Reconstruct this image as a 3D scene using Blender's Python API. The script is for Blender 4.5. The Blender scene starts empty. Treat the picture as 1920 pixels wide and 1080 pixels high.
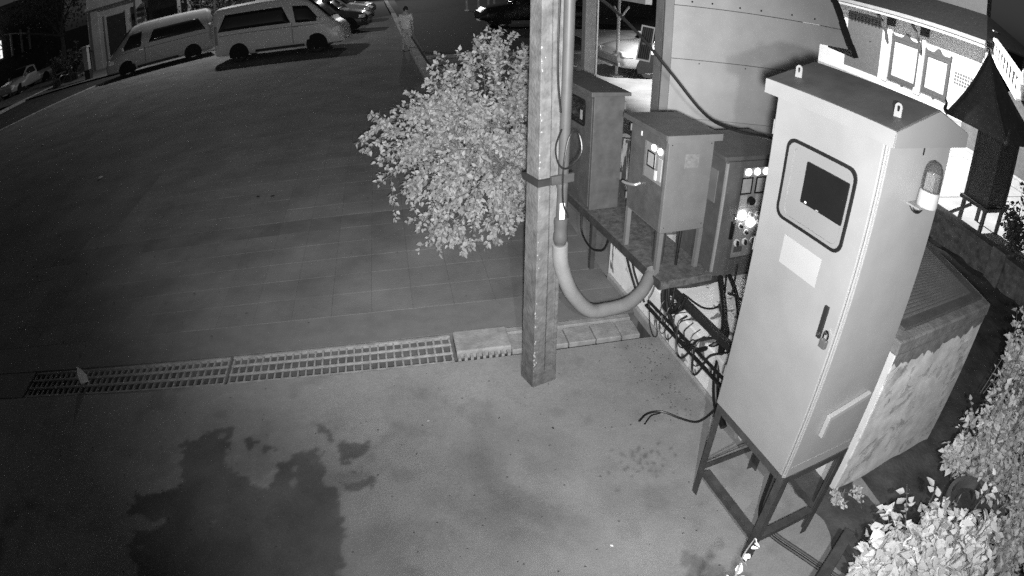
import bpy, math, random
import numpy as np
from mathutils import Matrix, Vector

SC = bpy.context.scene
COL = SC.collection
R = math.radians
random.seed(7)
rng = np.random.default_rng(11)

# ------------------------------------------------------------------ camera (2.8 mm security camera, barrel distortion)
cam = bpy.data.cameras.new('camera')
cam_o = bpy.data.objects.new('camera', cam); COL.objects.link(cam_o); SC.camera = cam_o
cam.type = 'PANO'; cam.panorama_type = 'FISHEYE_LENS_POLYNOMIAL'; cam.fisheye_fov = R(170)
cam.sensor_fit = 'HORIZONTAL'; cam.sensor_width = 36.0; cam.sensor_height = 20.25
cam.clip_start = 0.05; cam.clip_end = 2000
cam.fisheye_polynomial_k0 = 0.0
for i, k in enumerate((0.867, 0.043, -0.067, 0.066)):
    setattr(cam, 'fisheye_polynomial_k%d' % (i + 1), -k / 18.75 ** (i + 1))
H = 3.1
cam_o.matrix_world = (Matrix.Translation((0, 0, H)) @ Matrix.Rotation(-R(11.6), 4, 'Z') @
                      Matrix.Rotation(math.pi / 2 - 0.542517, 4, 'X') @ Matrix.Rotation(0.0017236, 4, 'Z'))

# ------------------------------------------------------------------ night sky, view settings
wd = bpy.data.worlds.new('World'); SC.world = wd; wd.use_nodes = True
wn, wl = wd.node_tree.nodes, wd.node_tree.links
sky = wn.new('ShaderNodeTexSky'); sky.sky_type = 'NISHITA'; sky.sun_disc = False
sky.sun_elevation = R(4); sky.sun_rotation = R(200)
bw = wn.new('ShaderNodeRGBToBW'); wl.new(sky.outputs[0], bw.inputs[0])
wl.new(bw.outputs[0], wn['Background'].inputs[0]); wn['Background'].inputs[1].default_value = 0.0145
SC.view_settings.view_transform = 'Standard'; SC.view_settings.look = 'None'
SC.view_settings.exposure = 0.0; SC.view_settings.gamma = 1.0
try:
    SC.cycles.use_denoising = False
    SC.cycles.max_bounces = 5; SC.cycles.diffuse_bounces = 3; SC.cycles.glossy_bounces = 2
    SC.cycles.sample_clamp_indirect = 3.0
except Exception:
    pass

def lamp(name, kind, loc, aim, energy, size=0.05, cone=None, blend=1.0):
    d = bpy.data.lights.new(name, kind); d.energy = energy; d.color = (1, 1, 1)
    d.shadow_soft_size = size
    if kind == 'SPOT':
        d.spot_size = R(cone); d.spot_blend = blend
    o = bpy.data.objects.new(name, d); COL.objects.link(o); o.location = loc
    if aim is not None:
        o.rotation_euler = (Vector(aim) - Vector(loc)).to_track_quat('-Z', 'Y').to_euler()
    return o
# infrared lamp of the security camera, beside its lens
lamp('infrared_lamp', 'SPOT', (0.04, -0.02, 3.04), (1.6, 4.2, 1.0), 640, 0.03, 114, 1.0)
lamp('infrared_lamp_side', 'SPOT', (0.32, -0.03, 2.98), (3.2, 3.0, 1.0), 380, 0.02, 112, 1.0)
lamp('infrared_flood', 'SPOT', (0.02, -0.02, 3.06), (0.5, 16.0, 1.0), 1900, 0.03, 82, 1.0)
# street lighting of the place: temple forecourt flood, square lamp behind the vans
lamp('forecourt_flood', 'SPOT', (9.2, 12.4, 6.2), (13.0, 12.5, 0.0), 9500, 0.1, 136, 0.2)
lamp('street_lamp_light', 'SPOT', (1.35, 52.3, 8.0), (0.0, 42.0, 0.0), 2200, 0.15, 140, 0.8)
lamp('square_lamp_light', 'POINT', (-8.0, 29.2, 7.9), None, 2300, 0.15)

# ------------------------------------------------------------------ materials (all neutral: infrared picture)
MATS = {}
def mat(name, v, rough=0.75, var=0.15, scale=5.0, bump=0.0, bscale=60.0, metal=0.0, spec=0.3, rand=0.0, detail=6, place=False):
    if name in MATS:
        return MATS[name]
    m = bpy.data.materials.new(name); m.use_nodes = True
    nt = m.node_tree; N, L = nt.nodes, nt.links
    b = N['Principled BSDF']; b.inputs['Roughness'].default_value = rough; b.inputs['Metallic'].default_value = metal
    b.inputs['Specular IOR Level'].default_value = spec
    tc = N.new('ShaderNodeTexCoord')
    n1 = N.new('ShaderNodeTexNoise'); n1.inputs['Scale'].default_value = scale; n1.inputs['Detail'].default_value = detail
    n1.inputs['Roughness'].default_value = 0.62
    L.new(N.new('ShaderNodeNewGeometry').outputs['Position'] if place else tc.outputs['Object'], n1.inputs['Vector'])
    mr = N.new('ShaderNodeMapRange'); mr.inputs['From Min'].default_value = 0.28; mr.inputs['From Max'].default_value = 0.72
    mr.inputs['To Min'].default_value = v * (1 - var); mr.inputs['To Max'].default_value = v * (1 + var)
    L.new(n1.outputs['Fac'], mr.inputs['Value'])
    out = mr.outputs[0]
    if rand:
        oi = N.new('ShaderNodeObjectInfo')
        m2 = N.new('ShaderNodeMapRange'); m2.inputs['To Min'].default_value = 1 - rand; m2.inputs['To Max'].default_value = 1 + rand
        L.new(oi.outputs['Random'], m2.inputs['Value'])
        mu = N.new('ShaderNodeMath'); mu.operation = 'MULTIPLY'
        L.new(out, mu.inputs[0]); L.new(m2.outputs[0], mu.inputs[1]); out = mu.outputs[0]
    L.new(out, b.inputs['Base Color'])
    if bump:
        n2 = N.new('ShaderNodeTexNoise'); n2.inputs['Scale'].default_value = bscale; n2.inputs['Detail'].default_value = 4
        L.new(tc.outputs['Object'], n2.inputs['Vector'])
        bp = N.new('ShaderNodeBump'); bp.inputs['Strength'].default_value = bump; bp.inputs['Distance'].default_value = 0.01
        L.new(n2.outputs['Fac'], bp.inputs['Height']); L.new(bp.outputs[0], b.inputs['Normal'])
    MATS[name] = m
    return m

def emit(name, v, s):
    if name in MATS:
        return MATS[name]
    m = bpy.data.materials.new(name); m.use_nodes = True
    b = m.node_tree.nodes['Principled BSDF']; b.inputs['Base Color'].default_value = (v, v, v, 1)
    b.inputs['Emission Color'].default_value = (1, 1, 1, 1); b.inputs['Emission Strength'].default_value = s
    MATS[name] = m
    return m

def peel(name, paint=0.78, bare=0.2, amount=0.5, scale=3.0, stretch=(1, 1, 0.5), grime=0.25):
    """white paint flaking off grey render, with grime runs"""
    if name in MATS:
        return MATS[name]
    m = mat(name, paint, 0.85)
    nt = m.node_tree; N, L = nt.nodes, nt.links; b = N['Principled BSDF']
    for n in list(N):
        if n.type not in ('BSDF_PRINCIPLED', 'OUTPUT_MATERIAL'):
            N.remove(n)
    tc = N.new('ShaderNodeTexCoord'); mp = N.new('ShaderNodeMapping'); mp.inputs['Scale'].default_value = stretch
    L.new(tc.outputs['Object'], mp.inputs[0])
    n1 = N.new('ShaderNodeTexNoise'); n1.inputs['Scale'].default_value = scale; n1.inputs['Detail'].default_value = 9
    n1.inputs['Roughness'].default_value = 0.6; n1.inputs['Distortion'].default_value = 0.6
    L.new(mp.outputs[0], n1.inputs['Vector'])
    cr = N.new('ShaderNodeValToRGB'); e = cr.color_ramp.elements
    e[0].position = amount - 0.012; e[1].position = amount + 0.012
    e[0].color = (0, 0, 0, 1); e[1].color = (1, 1, 1, 1)
    L.new(n1.outputs['Fac'], cr.inputs[0])
    n2 = N.new('ShaderNodeTexNoise'); n2.inputs['Scale'].default_value = 9; n2.inputs['Detail'].default_value = 6
    L.new(tc.outputs['Object'], n2.inputs['Vector'])
    def rng_(lo, hi):
        r = N.new('ShaderNodeMapRange'); r.inputs['From Min'].default_value = 0.3; r.inputs['From Max'].default_value = 0.7
        r.inputs['To Min'].default_value = lo; r.inputs['To Max'].default_value = hi
        L.new(n2.outputs['Fac'], r.inputs['Value']); return r.outputs[0]
    mx = N.new('ShaderNodeMix'); mx.data_type = 'RGBA'
    L.new(cr.outputs[0], mx.inputs[0]); L.new(rng_(bare * .6, bare * 1.4), mx.inputs[6]); L.new(rng_(paint * (1 - grime), paint), mx.inputs[7])
    L.new(mx.outputs[2], b.inputs['Base Color'])
    bp = N.new('ShaderNodeBump'); bp.inputs['Strength'].default_value = 0.5; bp.inputs['Distance'].default_value = 0.004
    L.new(cr.outputs[0], bp.inputs['Height']); L.new(bp.outputs[0], b.inputs['Normal'])
    return m

def leafmat(name, v, rand=0.3):
    if name in MATS:
        return MATS[name]
    m = bpy.data.materials.new(name); m.use_nodes = True
    nt = m.node_tree; N, L = nt.nodes, nt.links; b = N['Principled BSDF']
    b.inputs['Roughness'].default_value = 0.5; b.inputs['Specular IOR Level'].default_value = 0.35
    at = N.new('ShaderNodeAttribute'); at.attribute_name = 'tone'
    mr = N.new('ShaderNodeMapRange'); mr.inputs['To Min'].default_value = v * (1 - rand); mr.inputs['To Max'].default_value = min(.9, v * (1 + rand))
    L.new(at.outputs['Fac'], mr.inputs['Value']); L.new(mr.outputs[0], b.inputs['Base Color'])
    tr = N.new('ShaderNodeBsdfTranslucent'); L.new(mr.outputs[0], tr.inputs[0])
    ms = N.new('ShaderNodeMixShader'); ms.inputs[0].default_value = 0.35
    L.new(b.outputs[0], ms.inputs[1]); L.new(tr.outputs[0], ms.inputs[2]); L.new(ms.outputs[0], N['Material Output'].inputs[0])
    MATS[name] = m
    return m

M_CONC = lambda: mat('concrete', 0.30, 0.85, 0.25, 4, 0.3, 50)
STEEL_D = mat('dark_painted_steel', 0.10, 0.45, 0.25, 8, 0.08, 90, spec=0.45)
STEEL_G = mat('grey_painted_steel', 0.17, 0.42, 0.14, 5, 0.05, 120, spec=0.45)
RUST = mat('rusty_steel', 0.12, 0.7, 0.5, 18, 0.4, 80)
BLACK = mat('black_rubber', 0.012, 0.5, 0.3, 20)
CREAM = mat('cream_enamel', 0.265, 0.4, 0.09, 3.5, 0.03, 140, spec=0.5, detail=10)
CREAM2 = mat('cream_enamel_panel', 0.22, 0.4, 0.05, 3, 0.02, 140, spec=0.5)
ROOFC = mat('cabinet_roof_enamel', 0.075, 0.5, 0.25, 6, 0.05, 90)
FRAME = mat('stand_steel', 0.055, 0.5, 0.35, 9, 0.1, 70)
GLASS_D = mat('dark_glass', 0.012, 0.08, 0.2, 3, spec=0.5)
WHITE = mat('white_paint', 0.78, 0.6, 0.08, 6)
CHROME = mat('chrome', 0.8, 0.15, 0.02, 5, metal=1.0)
PVC = mat('grey_pvc', 0.07, 0.5, 0.12, 12, 0.05, 80)
CABLE = mat('black_cable', 0.012, 0.42, 0.3, 30, spec=0.5)

# ------------------------------------------------------------------ mesh helpers
class MB:
    def __init__(s): s.v = []; s.f = []
    def add(s, vs, fs):
        n = len(s.v); s.v += [tuple(map(float, p)) for p in vs]; s.f += [tuple(i + n for i in f) for f in fs]; return s
    def box(s, x0, x1, y0, y1, z0, z1):
        return s.add([(x0, y0, z0), (x1, y0, z0), (x1, y1, z0), (x0, y1, z0), (x0, y0, z1), (x1, y0, z1), (x1, y1, z1), (x0, y1, z1)],
                     [(0, 3, 2, 1), (4, 5, 6, 7), (0, 1, 5, 4), (1, 2, 6, 5), (2, 3, 7, 6), (3, 0, 4, 7)])
    def prism(s, poly, axis, a0, a1):
        n = len(poly)
        def P(q, a):
            return {'x': (a, q[0], q[1]), 'y': (q[0], a, q[1]), 'z': (q[0], q[1], a)}[axis]
        vs = [P(q, a0) for q in poly] + [P(q, a1) for q in poly]
        fs = [tuple(range(n))[::-1], tuple(range(n, 2 * n))] + [(i, (i + 1) % n, n + (i + 1) % n, n + i) for i in range(n)]
        return s.add(vs, fs)
    def bar(s, p, q, w, h, up=(0, 0, 1)):
        p, q = Vector(p), Vector(q); d = (q - p).normalized(); u = Vector(up)
        if abs(d.dot(u)) > 0.98: u = Vector((1, 0, 0))
        a = d.cross(u).normalized() * w / 2; b = a.cross(d).normalized() * h / 2
        vs = [p - a - b, p + a - b, p + a + b, p - a + b, q - a - b, q + a - b, q + a + b, q - a + b]
        return s.add(vs, [(0, 3, 2, 1), (4, 5, 6, 7), (0, 1, 5, 4), (1, 2, 6, 5), (2, 3, 7, 6), (3, 0, 4, 7)])
    def tube(s, pts, r, n=8, smooth=True, sub=6):
        pts = [Vector(p) for p in pts]
        if smooth and len(pts) > 2: pts = catmull(pts, sub)
        rs = r if isinstance(r, (list, tuple)) else [r] * len(pts)
        if len(rs) != len(pts):
            rs = list(np.interp(np.linspace(0, 1, len(pts)), np.linspace(0, 1, len(rs)), rs))
        rings = []; prev = None
        for i, p in enumerate(pts):
            d = (pts[min(i + 1, len(pts) - 1)] - pts[max(i - 1, 0)]).normalized()
            if prev is None:
                a = d.cross(Vector((0, 0, 1)));
                if a.length < .05: a = d.cross(Vector((1, 0, 0)))
            else:
                a = prev - d * prev.dot(d)
            a.normalize(); prev = a; b = d.cross(a)
            rings.append([p + (a * math.cos(2 * math.pi * j / n) + b * math.sin(2 * math.pi * j / n)) * rs[i] for j in range(n)])
        vs = [v for rg in rings for v in rg]; m = len(rings)
        fs = [(i * n + j, i * n + (j + 1) % n, (i + 1) * n + (j + 1) % n, (i + 1) * n + j) for i in range(m - 1) for j in range(n)]
        fs += [tuple(range(n))[::-1], tuple(range((m - 1) * n, m * n))]
        return s.add(vs, fs)
    def cyl(s, p, q, r0, r1=None, n=14):
        return s.tube([p, q], [r0, r0 if r1 is None else r1], n, smooth=False)
    def lathe(s, prof, n=20, c=(0, 0, 0), axis='z'):
        vs = []; c = Vector(c)
        for r, z in prof:
            for j in range(n):
                a = 2 * math.pi * j / n; x, y = r * math.cos(a), r * math.sin(a)
                vs.append(c + Vector({'z': (x, y, z), 'y': (x, z, y), 'x': (z, x, y)}[axis]))
        m = len(prof)
        fs = [(i * n + j, i * n + (j + 1) % n, (i + 1) * n + (j + 1) % n, (i + 1) * n + j) for i in range(m - 1) for j in range(n)]
        if prof[0][0] > 1e-5: fs.append(tuple(range(n))[::-1])
        if prof[-1][0] > 1e-5: fs.append(tuple(range((m - 1) * n, m * n)))
        return s.add(vs, fs)
    def sheet(s, poly, z):
        return s.add([(x, y, z) for x, y in poly], [tuple(range(len(poly)))])
    def build(s, name, m, parent=None, bevel=0.0, smooth=False, seg=2):
        me = bpy.data.meshes.new(name); me.from_pydata(s.v, [], s.f); me.update()
        me.materials.append(m)
        o = bpy.data.objects.new(name, me); COL.objects.link(o)
        if smooth:
            me.polygons.foreach_set('use_smooth', [True] * len(me.polygons))
            md = o.modifiers.new('edges', 'EDGE_SPLIT'); md.split_angle = R(42)
        if bevel:
            md = o.modifiers.new('bevel', 'BEVEL'); md.width = bevel; md.segments = seg; md.limit_method = 'ANGLE'
        if parent is not None: o.parent = parent
        return o

def catmull(p, sub):
    out = []; q = [p[0] * 2 - p[1]] + p + [p[-1] * 2 - p[-2]]
    for i in range(1, len(q) - 2):
        for k in range(sub):
            t = k / sub; a, b, c, d = q[i - 1], q[i], q[i + 1], q[i + 2]
            out.append(0.5 * ((2 * b) + (c - a) * t + (2 * a - 5 * b + 4 * c - d) * t * t + (3 * b - a - 3 * c + d) * t ** 3))
    return out + [p[-1]]

def tag(o, label=None, cat=None, group=None, kind=None):
    if label: o['label'] = label
    if cat: o['category'] = cat
    if group: o['group'] = group
    if kind: o['kind'] = kind
    return o
def thing(name, label, cat, loc=(0, 0, 0), rz=0.0, group=None):
    o = bpy.data.objects.new(name, None); COL.objects.link(o); o.location = loc; o.rotation_euler = (0, 0, R(rz))
    return tag(o, label, cat, group)
def dup(o, parent, loc=None, rot=None):
    c = o.copy(); COL.objects.link(c); c.parent = parent
    if loc is not None: c.location = loc
    if rot is not None: c.rotation_euler = rot
    return c
def one(name, mb, m, label, cat, group=None, **k):
    return tag(mb.build(name, m, **k), label, cat, group)
def rrect(x0, x1, z0, z1, r, n=5):
    out = []
    for cx, cz, a0 in ((x1 - r, z1 - r, 0), (x0 + r, z1 - r, 90), (x0 + r, z0 + r, 180), (x1 - r, z0 + r, 270)):
        for k in range(n + 1):
            a = R(a0 + 90 * k / n); out.append((cx + r * math.cos(a), cz + r * math.sin(a)))
    return out
def ringplate(mb, outer, inner, axis, a0, a1):
    n = len(outer)
    def P(q, a): return {'x': (a, q[0], q[1]), 'y': (q[0], a, q[1]), 'z': (q[0], q[1], a)}[axis]
    vs = [P(q, a0) for q in outer] + [P(q, a0) for q in inner] + [P(q, a1) for q in outer] + [P(q, a1) for q in inner]
    fs = []
    for i in range(n):
        j = (i + 1) % n
        fs += [(i, j, n + j, n + i), (2 * n + i, 3 * n + i, 3 * n + j, 2 * n + j), (i, 2 * n + i, 2 * n + j, j), (n + i, n + j, 3 * n + j, 3 * n + i)]
    return mb.add(vs, fs)

def leaves(name, m, centers, size, parent=None, updir=(0, 0, 1), outward=None, droop=0.3, spread=0.9, dirs=None, ujit=0.7):
    """one mesh of folded pointed leaves, one at each centre"""
    c = np.asarray(centers, float); n = len(c)
    sz = size * rng.uniform(0.5, 1.3, n)[:, None]
    d = rng.normal(size=(n, 3)) * spread
    if outward is not None: d = d + outward
    if dirs is not None: d = dirs + rng.normal(size=(n, 3)) * .25
    d[:, 2] -= droop
    d /= np.linalg.norm(d, axis=1)[:, None]
    u = rng.normal(size=(n, 3)) * ujit + np.array(updir)
    s = np.cross(d, u); s /= np.linalg.norm(s, axis=1)[:, None] + 1e-9
    nn = np.cross(s, d)
    fold = rng.uniform(0.1, 0.45, n)[:, None]; w = rng.uniform(.28, .4, n)[:, None]; curl = rng.uniform(-.05, .25, n)[:, None]
    L_ = lambda t, k, sg: c + sz * (t * d + sg * w * k * s + (fold * w * k - curl * t * t) * nn)
    V = np.stack([c, L_(.10, .5, 1), L_(.34, 1.0, 1), L_(.68, .62, 1), L_(1.05, 0, 1), L_(.68, .62, -1), L_(.34, 1.0, -1), L_(.10, .5, -1)], 1).reshape(-1, 3)
    me = bpy.data.meshes.new(name)
    base = np.arange(n)[:, None] * 8
    F = np.concatenate([base + np.array([0, 1, 2, 3, 4]), base + np.array([0, 4, 5, 6, 7])], 1).reshape(-1, 5)
    me.vertices.add(len(V)); me.vertices.foreach_set('co', V.ravel())
    me.loops.add(F.size); me.loops.foreach_set('vertex_index', F.ravel().astype(np.int32))
    me.polygons.add(len(F)); me.polygons.foreach_set('loop_start', np.arange(len(F), dtype=np.int32) * 5)
    me.update(calc_edges=True)
    at = me.attributes.new('tone', 'FLOAT', 'POINT')
    at.data.foreach_set('value', np.repeat(rng.uniform(0, 1, n), 8).astype(np.float32))
    me.materials.append(m)
    o = bpy.data.objects.new(name, me); COL.objects.link(o)
    if parent is not None: o.parent = parent
    return o

def spray_points(p0, p1, p2, n, rad, t0=.3):
    """leaf anchors and directions along one arching shoot (numpy arrays)"""
    t = np.sort(rng.uniform(t0, 1.0, n))[:, None]
    P = (1 - t) ** 2 * p0 + 2 * t * (1 - t) * p1 + t ** 2 * p2
    T = 2 * (1 - t) * (p1 - p0) + 2 * t * (p2 - p1); T /= np.linalg.norm(T, axis=1)[:, None] + 1e-9
    q = rng.normal(size=(n, 3)); q -= (q * T).sum(1)[:, None] * T; q /= np.linalg.norm(q, axis=1)[:, None]
    return P + q * rad * rng.uniform(.1, 1, n)[:, None], q * .8 + T * .55

# ================================================================== THE SETTING
tag(MB().sheet([(-600, -600), (600, -600), (600, 600), (-600, 600)], -0.34).build('ground', mat('bare_earth', 0.06, 0.95, 0.4, 0.8, 0.4, 6)), kind='structure')

# --- concrete apron under the camera, with damp stains of their own shape
def inpoly(px, py, poly):
    c = np.zeros(px.shape, bool); n = len(poly)
    for i in range(n):
        x0, y0 = poly[i]; x1, y1 = poly[(i + 1) % n]
        if y0 == y1: continue
        hit = ((y0 > py) != (y1 > py)) & (px < (x1 - x0) * (py - y0) / (y1 - y0) + x0)
        c ^= hit
    return c
def vnoise(x, y, seed):
    r = np.random.default_rng(seed); T = r.uniform(-1, 1, (256, 256))
    xi, yi = np.floor(x).astype(int), np.floor(y).astype(int); fx, fy = x - xi, y - yi
    fx, fy = fx * fx * (3 - 2 * fx), fy * fy * (3 - 2 * fy)
    g = lambda a, b: T[a % 256, b % 256]
    return (g(xi, yi) * (1 - fx) + g(xi + 1, yi) * fx) * (1 - fy) + (g(xi, yi + 1) * (1 - fx) + g(xi + 1, yi + 1) * fx) * fy
def fbm(x, y, seed, o=4):
    t = 0; a = 1.0
    for k in range(o):
        t = t + a * vnoise(x * 2 ** k, y * 2 ** k, seed + k); a *= .5
    return t
STAIN = [[(-1.47, 3.44), (-1.72, 3.41), (-1.91, 3.29), (-1.85, 3.11), (-1.86, 2.95), (-1.82, 2.86), (-1.94, 2.79), (-2.2, 2.76), (-2.22, 2.58), (-1.98, 2.54), (-1.89, 2.51), (-2.0, 2.41), (-2.15, 2.39), (-2.13, 2.2), (-1.99, 2.03), (-1.8, 1.7), (-0.7, 1.6), (-0.61, 2.01), (-0.6, 2.34), (-0.58, 2.52), (-0.6, 2.66), (-0.73, 2.82), (-0.71, 2.97), (-0.76, 3.13), (-0.92, 3.1), (-1.05, 3.0), (-1.06, 2.85), (-1.18, 2.81), (-1.33, 2.89), (-1.48, 3.04), (-1.49, 3.26)],
         [(-0.62, 3.18), (-0.36, 3.18), (-0.46, 2.97), (-0.63, 2.98)], [(-0.70, 2.90), (-0.37, 2.86), (-0.42, 2.69), (-0.68, 2.74)],
         [(-1.39, 3.34), (-1.26, 3.24), (-1.09, 3.17), (-1.17, 3.12), (-1.34, 3.16)], [(-0.79, 3.38), (-0.66, 3.32), (-0.66, 3.18), (-0.72, 3.27)]]
gx = np.concatenate([np.arange(-14, -4.6, .4), np.arange(-4.6, 2.7, .016), [2.7, 3.0]])
gy = np.concatenate([np.arange(-3, 1.0, .4), np.arange(1.0, 3.96, .016), [3.975]])
X, Y = np.meshgrid(gx, gy)
wx = X + .03 * fbm(X * 8, Y * 8, 3, 5) + .028 * fbm(X * 22, Y * 22, 4, 3); wy = Y + .03 * fbm(X * 8, Y * 8, 9, 5) + .028 * fbm(X * 22, Y * 22, 5, 3)
st = np.zeros(X.shape)
for p in STAIN: st = np.maximum(st, inpoly(wx, wy, p) * 1.0)
holes = fbm(X * 3.2 + 5, Y * 3.2, 31); st *= np.where(holes > 0.95, .35, 1.0)
st *= 0.85 + .15 * fbm(X * 4, Y * 4, 77)
# footprints and drips by the cabinet, faint damp at the far left
for k in range(60):
    cx, cy = random.gauss(1.45, .13), random.gauss(2.6, .09); r = random.uniform(.008, .013)
    st = np.maximum(st, .8 * ((X - cx) ** 2 + (Y - cy) ** 2 < r * r))
for k in range(26):
    cx, cy = random.gauss(1.45, .1), random.gauss(1.62, .14); r = random.uniform(.02, .05)
    st = np.maximum(st, .5 * ((X - cx) ** 2 + (Y - cy) ** 2 < r * r))
st = np.maximum(st, np.clip((fbm(X * 1.3, Y * 1.3, 51) - .25) * 3, 0, .75) * np.clip((-2.3 - X) * 1.6, 0, 1) * np.clip((3.55 - Y) * 3, 0, 1))
rot = (X - .55) * .75 + (Y - 2.5) * .66; rt2 = -(X - .55) * .66 + (Y - 2.5) * .75
st = np.maximum(st, np.clip(.26 + .36 * fbm(rot * 6, rt2 * 2.2, 63, 6), 0, .6) * np.clip(1.25 - np.hypot(rot / .55, rt2 / .75), 0, 1))
st = np.maximum(st, np.clip(.14 + .3 * fbm(X * 6, Y * 6, 83, 6), 0, .4) * np.clip(1.2 - np.hypot((X + .1) / .5, (Y - 2.35) / .35), 0, 1))
st = np.maximum(st, np.clip((fbm(X * 5, Y * 5, 91, 6) - .4) * .5, 0, .25))
k3 = np.array([1, 5, 1]) / 7
st = np.apply_along_axis(lambda a: np.convolve(a, k3, 'same'), 0, np.apply_along_axis(lambda a: np.convolve(a, k3, 'same'), 1, st))
ny, nx = X.shape
Z = .006 * fbm(X * .8, Y * .8, 21, 2)
me = bpy.data.meshes.new('apron')
idx = np.arange(nx * ny).reshape(ny, nx)
Q = np.stack([idx[:-1, :-1], idx[:-1, 1:], idx[1:, 1:], idx[1:, :-1]], -1).reshape(-1, 4)
me.vertices.add(nx * ny); me.vertices.foreach_set('co', np.stack([X, Y, Z], -1).ravel())
me.loops.add(Q.size); me.loops.foreach_set('vertex_index', Q.ravel().astype(np.int32))
me.polygons.add(len(Q)); me.polygons.foreach_set('loop_start', np.arange(len(Q), dtype=np.int32) * 4)
me.update(calc_edges=True); me.polygons.foreach_set('use_smooth', [True] * len(Q))
a_ = me.attributes.new('damp', 'FLOAT', 'POINT'); a_.data.foreach_set('value', st.ravel().astype(np.float32))
m = bpy.data.materials.new('apron_concrete'); m.use_nodes = True
N, L = m.node_tree.nodes, m.node_tree.links; b = N['Principled BSDF']
tc = N.new('ShaderNodeTexCoord')
def noise(sc_, det=6, dist=0.0, rough=.6):
    n = N.new('ShaderNodeTexNoise'); n.inputs['Scale'].default_value = sc_; n.inputs['Detail'].default_value = det
    n.inputs['Distortion'].default_value = dist; n.inputs['Roughness'].default_value = rough
    L.new(tc.outputs['Object'], n.inputs['Vector']); return n.outputs['Fac']
def mrange(x, lo, hi, f0=.3, f1=.7):
    r = N.new('ShaderNodeMapRange'); L.new(x, r.inputs['Value']); r.inputs['From Min'].default_value = f0; r.inputs['From Max'].default_value = f1
    r.inputs['To Min'].default_value = lo; r.inputs['To Max'].default_value = hi; return r.outputs[0]
def mul(x, y):
    q = N.new('ShaderNodeMath'); q.operation = 'MULTIPLY'
    L.new(x, q.inputs[0])
    if isinstance(y, (int, float)): q.inputs[1].default_value = y
    else: L.new(y, q.inputs[1])
    return q.outputs[0]
tone = mul(mrange(noise(1.6, 9, .8), .225, .30), mul(mrange(noise(14, 6), .93, 1.06), mrange(noise(110, 4), .8, 1.16)))
at = N.new('ShaderNodeAttribute'); at.attribute_name = 'damp'
tone = mul(tone, mrange(at.outputs['Fac'], 1.0, .36, 0, 1))
L.new(tone, b.inputs['Base Color']); L.new(mrange(at.outputs['Fac'], .85, .55, 0, 1), b.inputs['Roughness'])
b.inputs['Specular IOR Level'].default_value = .25
bp = N.new('ShaderNodeBump'); bp.inputs['Strength'].default_value = .35; bp.inputs['Distance'].default_value = .006
L.new(noise(38, 6), bp.inputs['Height']); L.new(bp.outputs[0], b.inputs['Normal'])
me.materials.append(m)
apron = bpy.data.objects.new('apron', me); COL.objects.link(apron); tag(apron, kind='structure')

# --- drain channel in front of the apron
ch = MB(); 
ch.add([(-14, 3.975, 0), (2.12, 3.975, 0), (2.12, 3.975, -.3), (-14, 3.975, -.3), (-14, 4.385, 0), (2.12, 4.385, 0), (2.12, 4.385, -.3), (-14, 4.385, -.3)],
       [(0, 1, 2, 3), (4, 7, 6, 5), (3, 2, 6, 7), (1, 5, 6, 2), (0, 3, 7, 4)])
tag(ch.build('drain_channel', mat('drain_concrete', .10, .9, .4, 7, .4, 40)), kind='structure')
GRATE = mat('galvanised_grate', .30, .55, .35, 14, .1, 80, spec=.5)
def grate(x0, x1, label, lift=0.0):
    t = thing('drain_grate', label, 'grate', ((x0 + x1) / 2, 4.18, -.012), 0, 'steel drain grates')
    w = (x1 - x0) / 2 - .008
    for y in (-.185, .185): MB().box(-w, w, y - .012, y + .012, -.025, .006).build('side_rail', GRATE, t)
    for y in (-.062, .062): MB().box(-w, w, y - .007, y + .007, -.012, .009).build('tie_rod', GRATE, t)
    n = int((x1 - x0) / .0705); first = None
    for i in range(n + 1):
        x = -w + .01 + i * (2 * w - .02) / n
        if first is None:
            first = MB().box(-.008, .008, -.173, .173, -.028, .0).build('cross_bar', GRATE, t); first.location.x = x
        else:
            dup(first, t, (x, 0, random.uniform(-.002, .002)), (0, random.uniform(-.05, .05), random.uniform(-.008, .008)))
    return t
MB().box(-14, -4.0, 3.977, 4.383, -.2, -.002).build('channel_cap', mat('screed', .165), apron)
grate(-3.98, -1.655, 'long steel drain grate at the dark left end of the channel')
grate(-1.64, 0.345, 'steel drain grate in the middle ending at the concrete lid')
LIDC = mat('lid_concrete', .27, .9, .3, 9, .5, 45)
lid = thing('concrete_drain_cover', 'short raised concrete drain lid between steel grate and pole', 'drain cover', (.60, 4.2, 0))
MB().box(-.235, .235, -.135, .165, -.05, .035).build('slab', LIDC, lid, bevel=.012)
for i in range(9): MB().box(-.23 + i * .052, -.205 + i * .052, -.2, -.137, -.03, .006).build('front_tooth', LIDC, lid)
for i in range(8): MB().box(-.22 + i * .056, -.195 + i * .056, .168, .19, -.02, .012).build('rear_tooth', LIDC, lid)
cov = thing('drain_cover_strip', 'cracked concrete cover slabs in the drain right of the pole', 'drain cover', (1.45, 4.17, 0))
xs = [-.62, -.36, -.12, .13, .37, .55]
for i in range(5):
    MB().box(xs[i] + .004, xs[i + 1] - .004, -.13, .10, -.05, .002 + random.uniform(-.006, .004)).build('slab', LIDC, cov, bevel=.008)
MB().box(-.62, .55, .135, .205, -.05, .003).build('edge_strip', LIDC, cov, bevel=.006)

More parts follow.
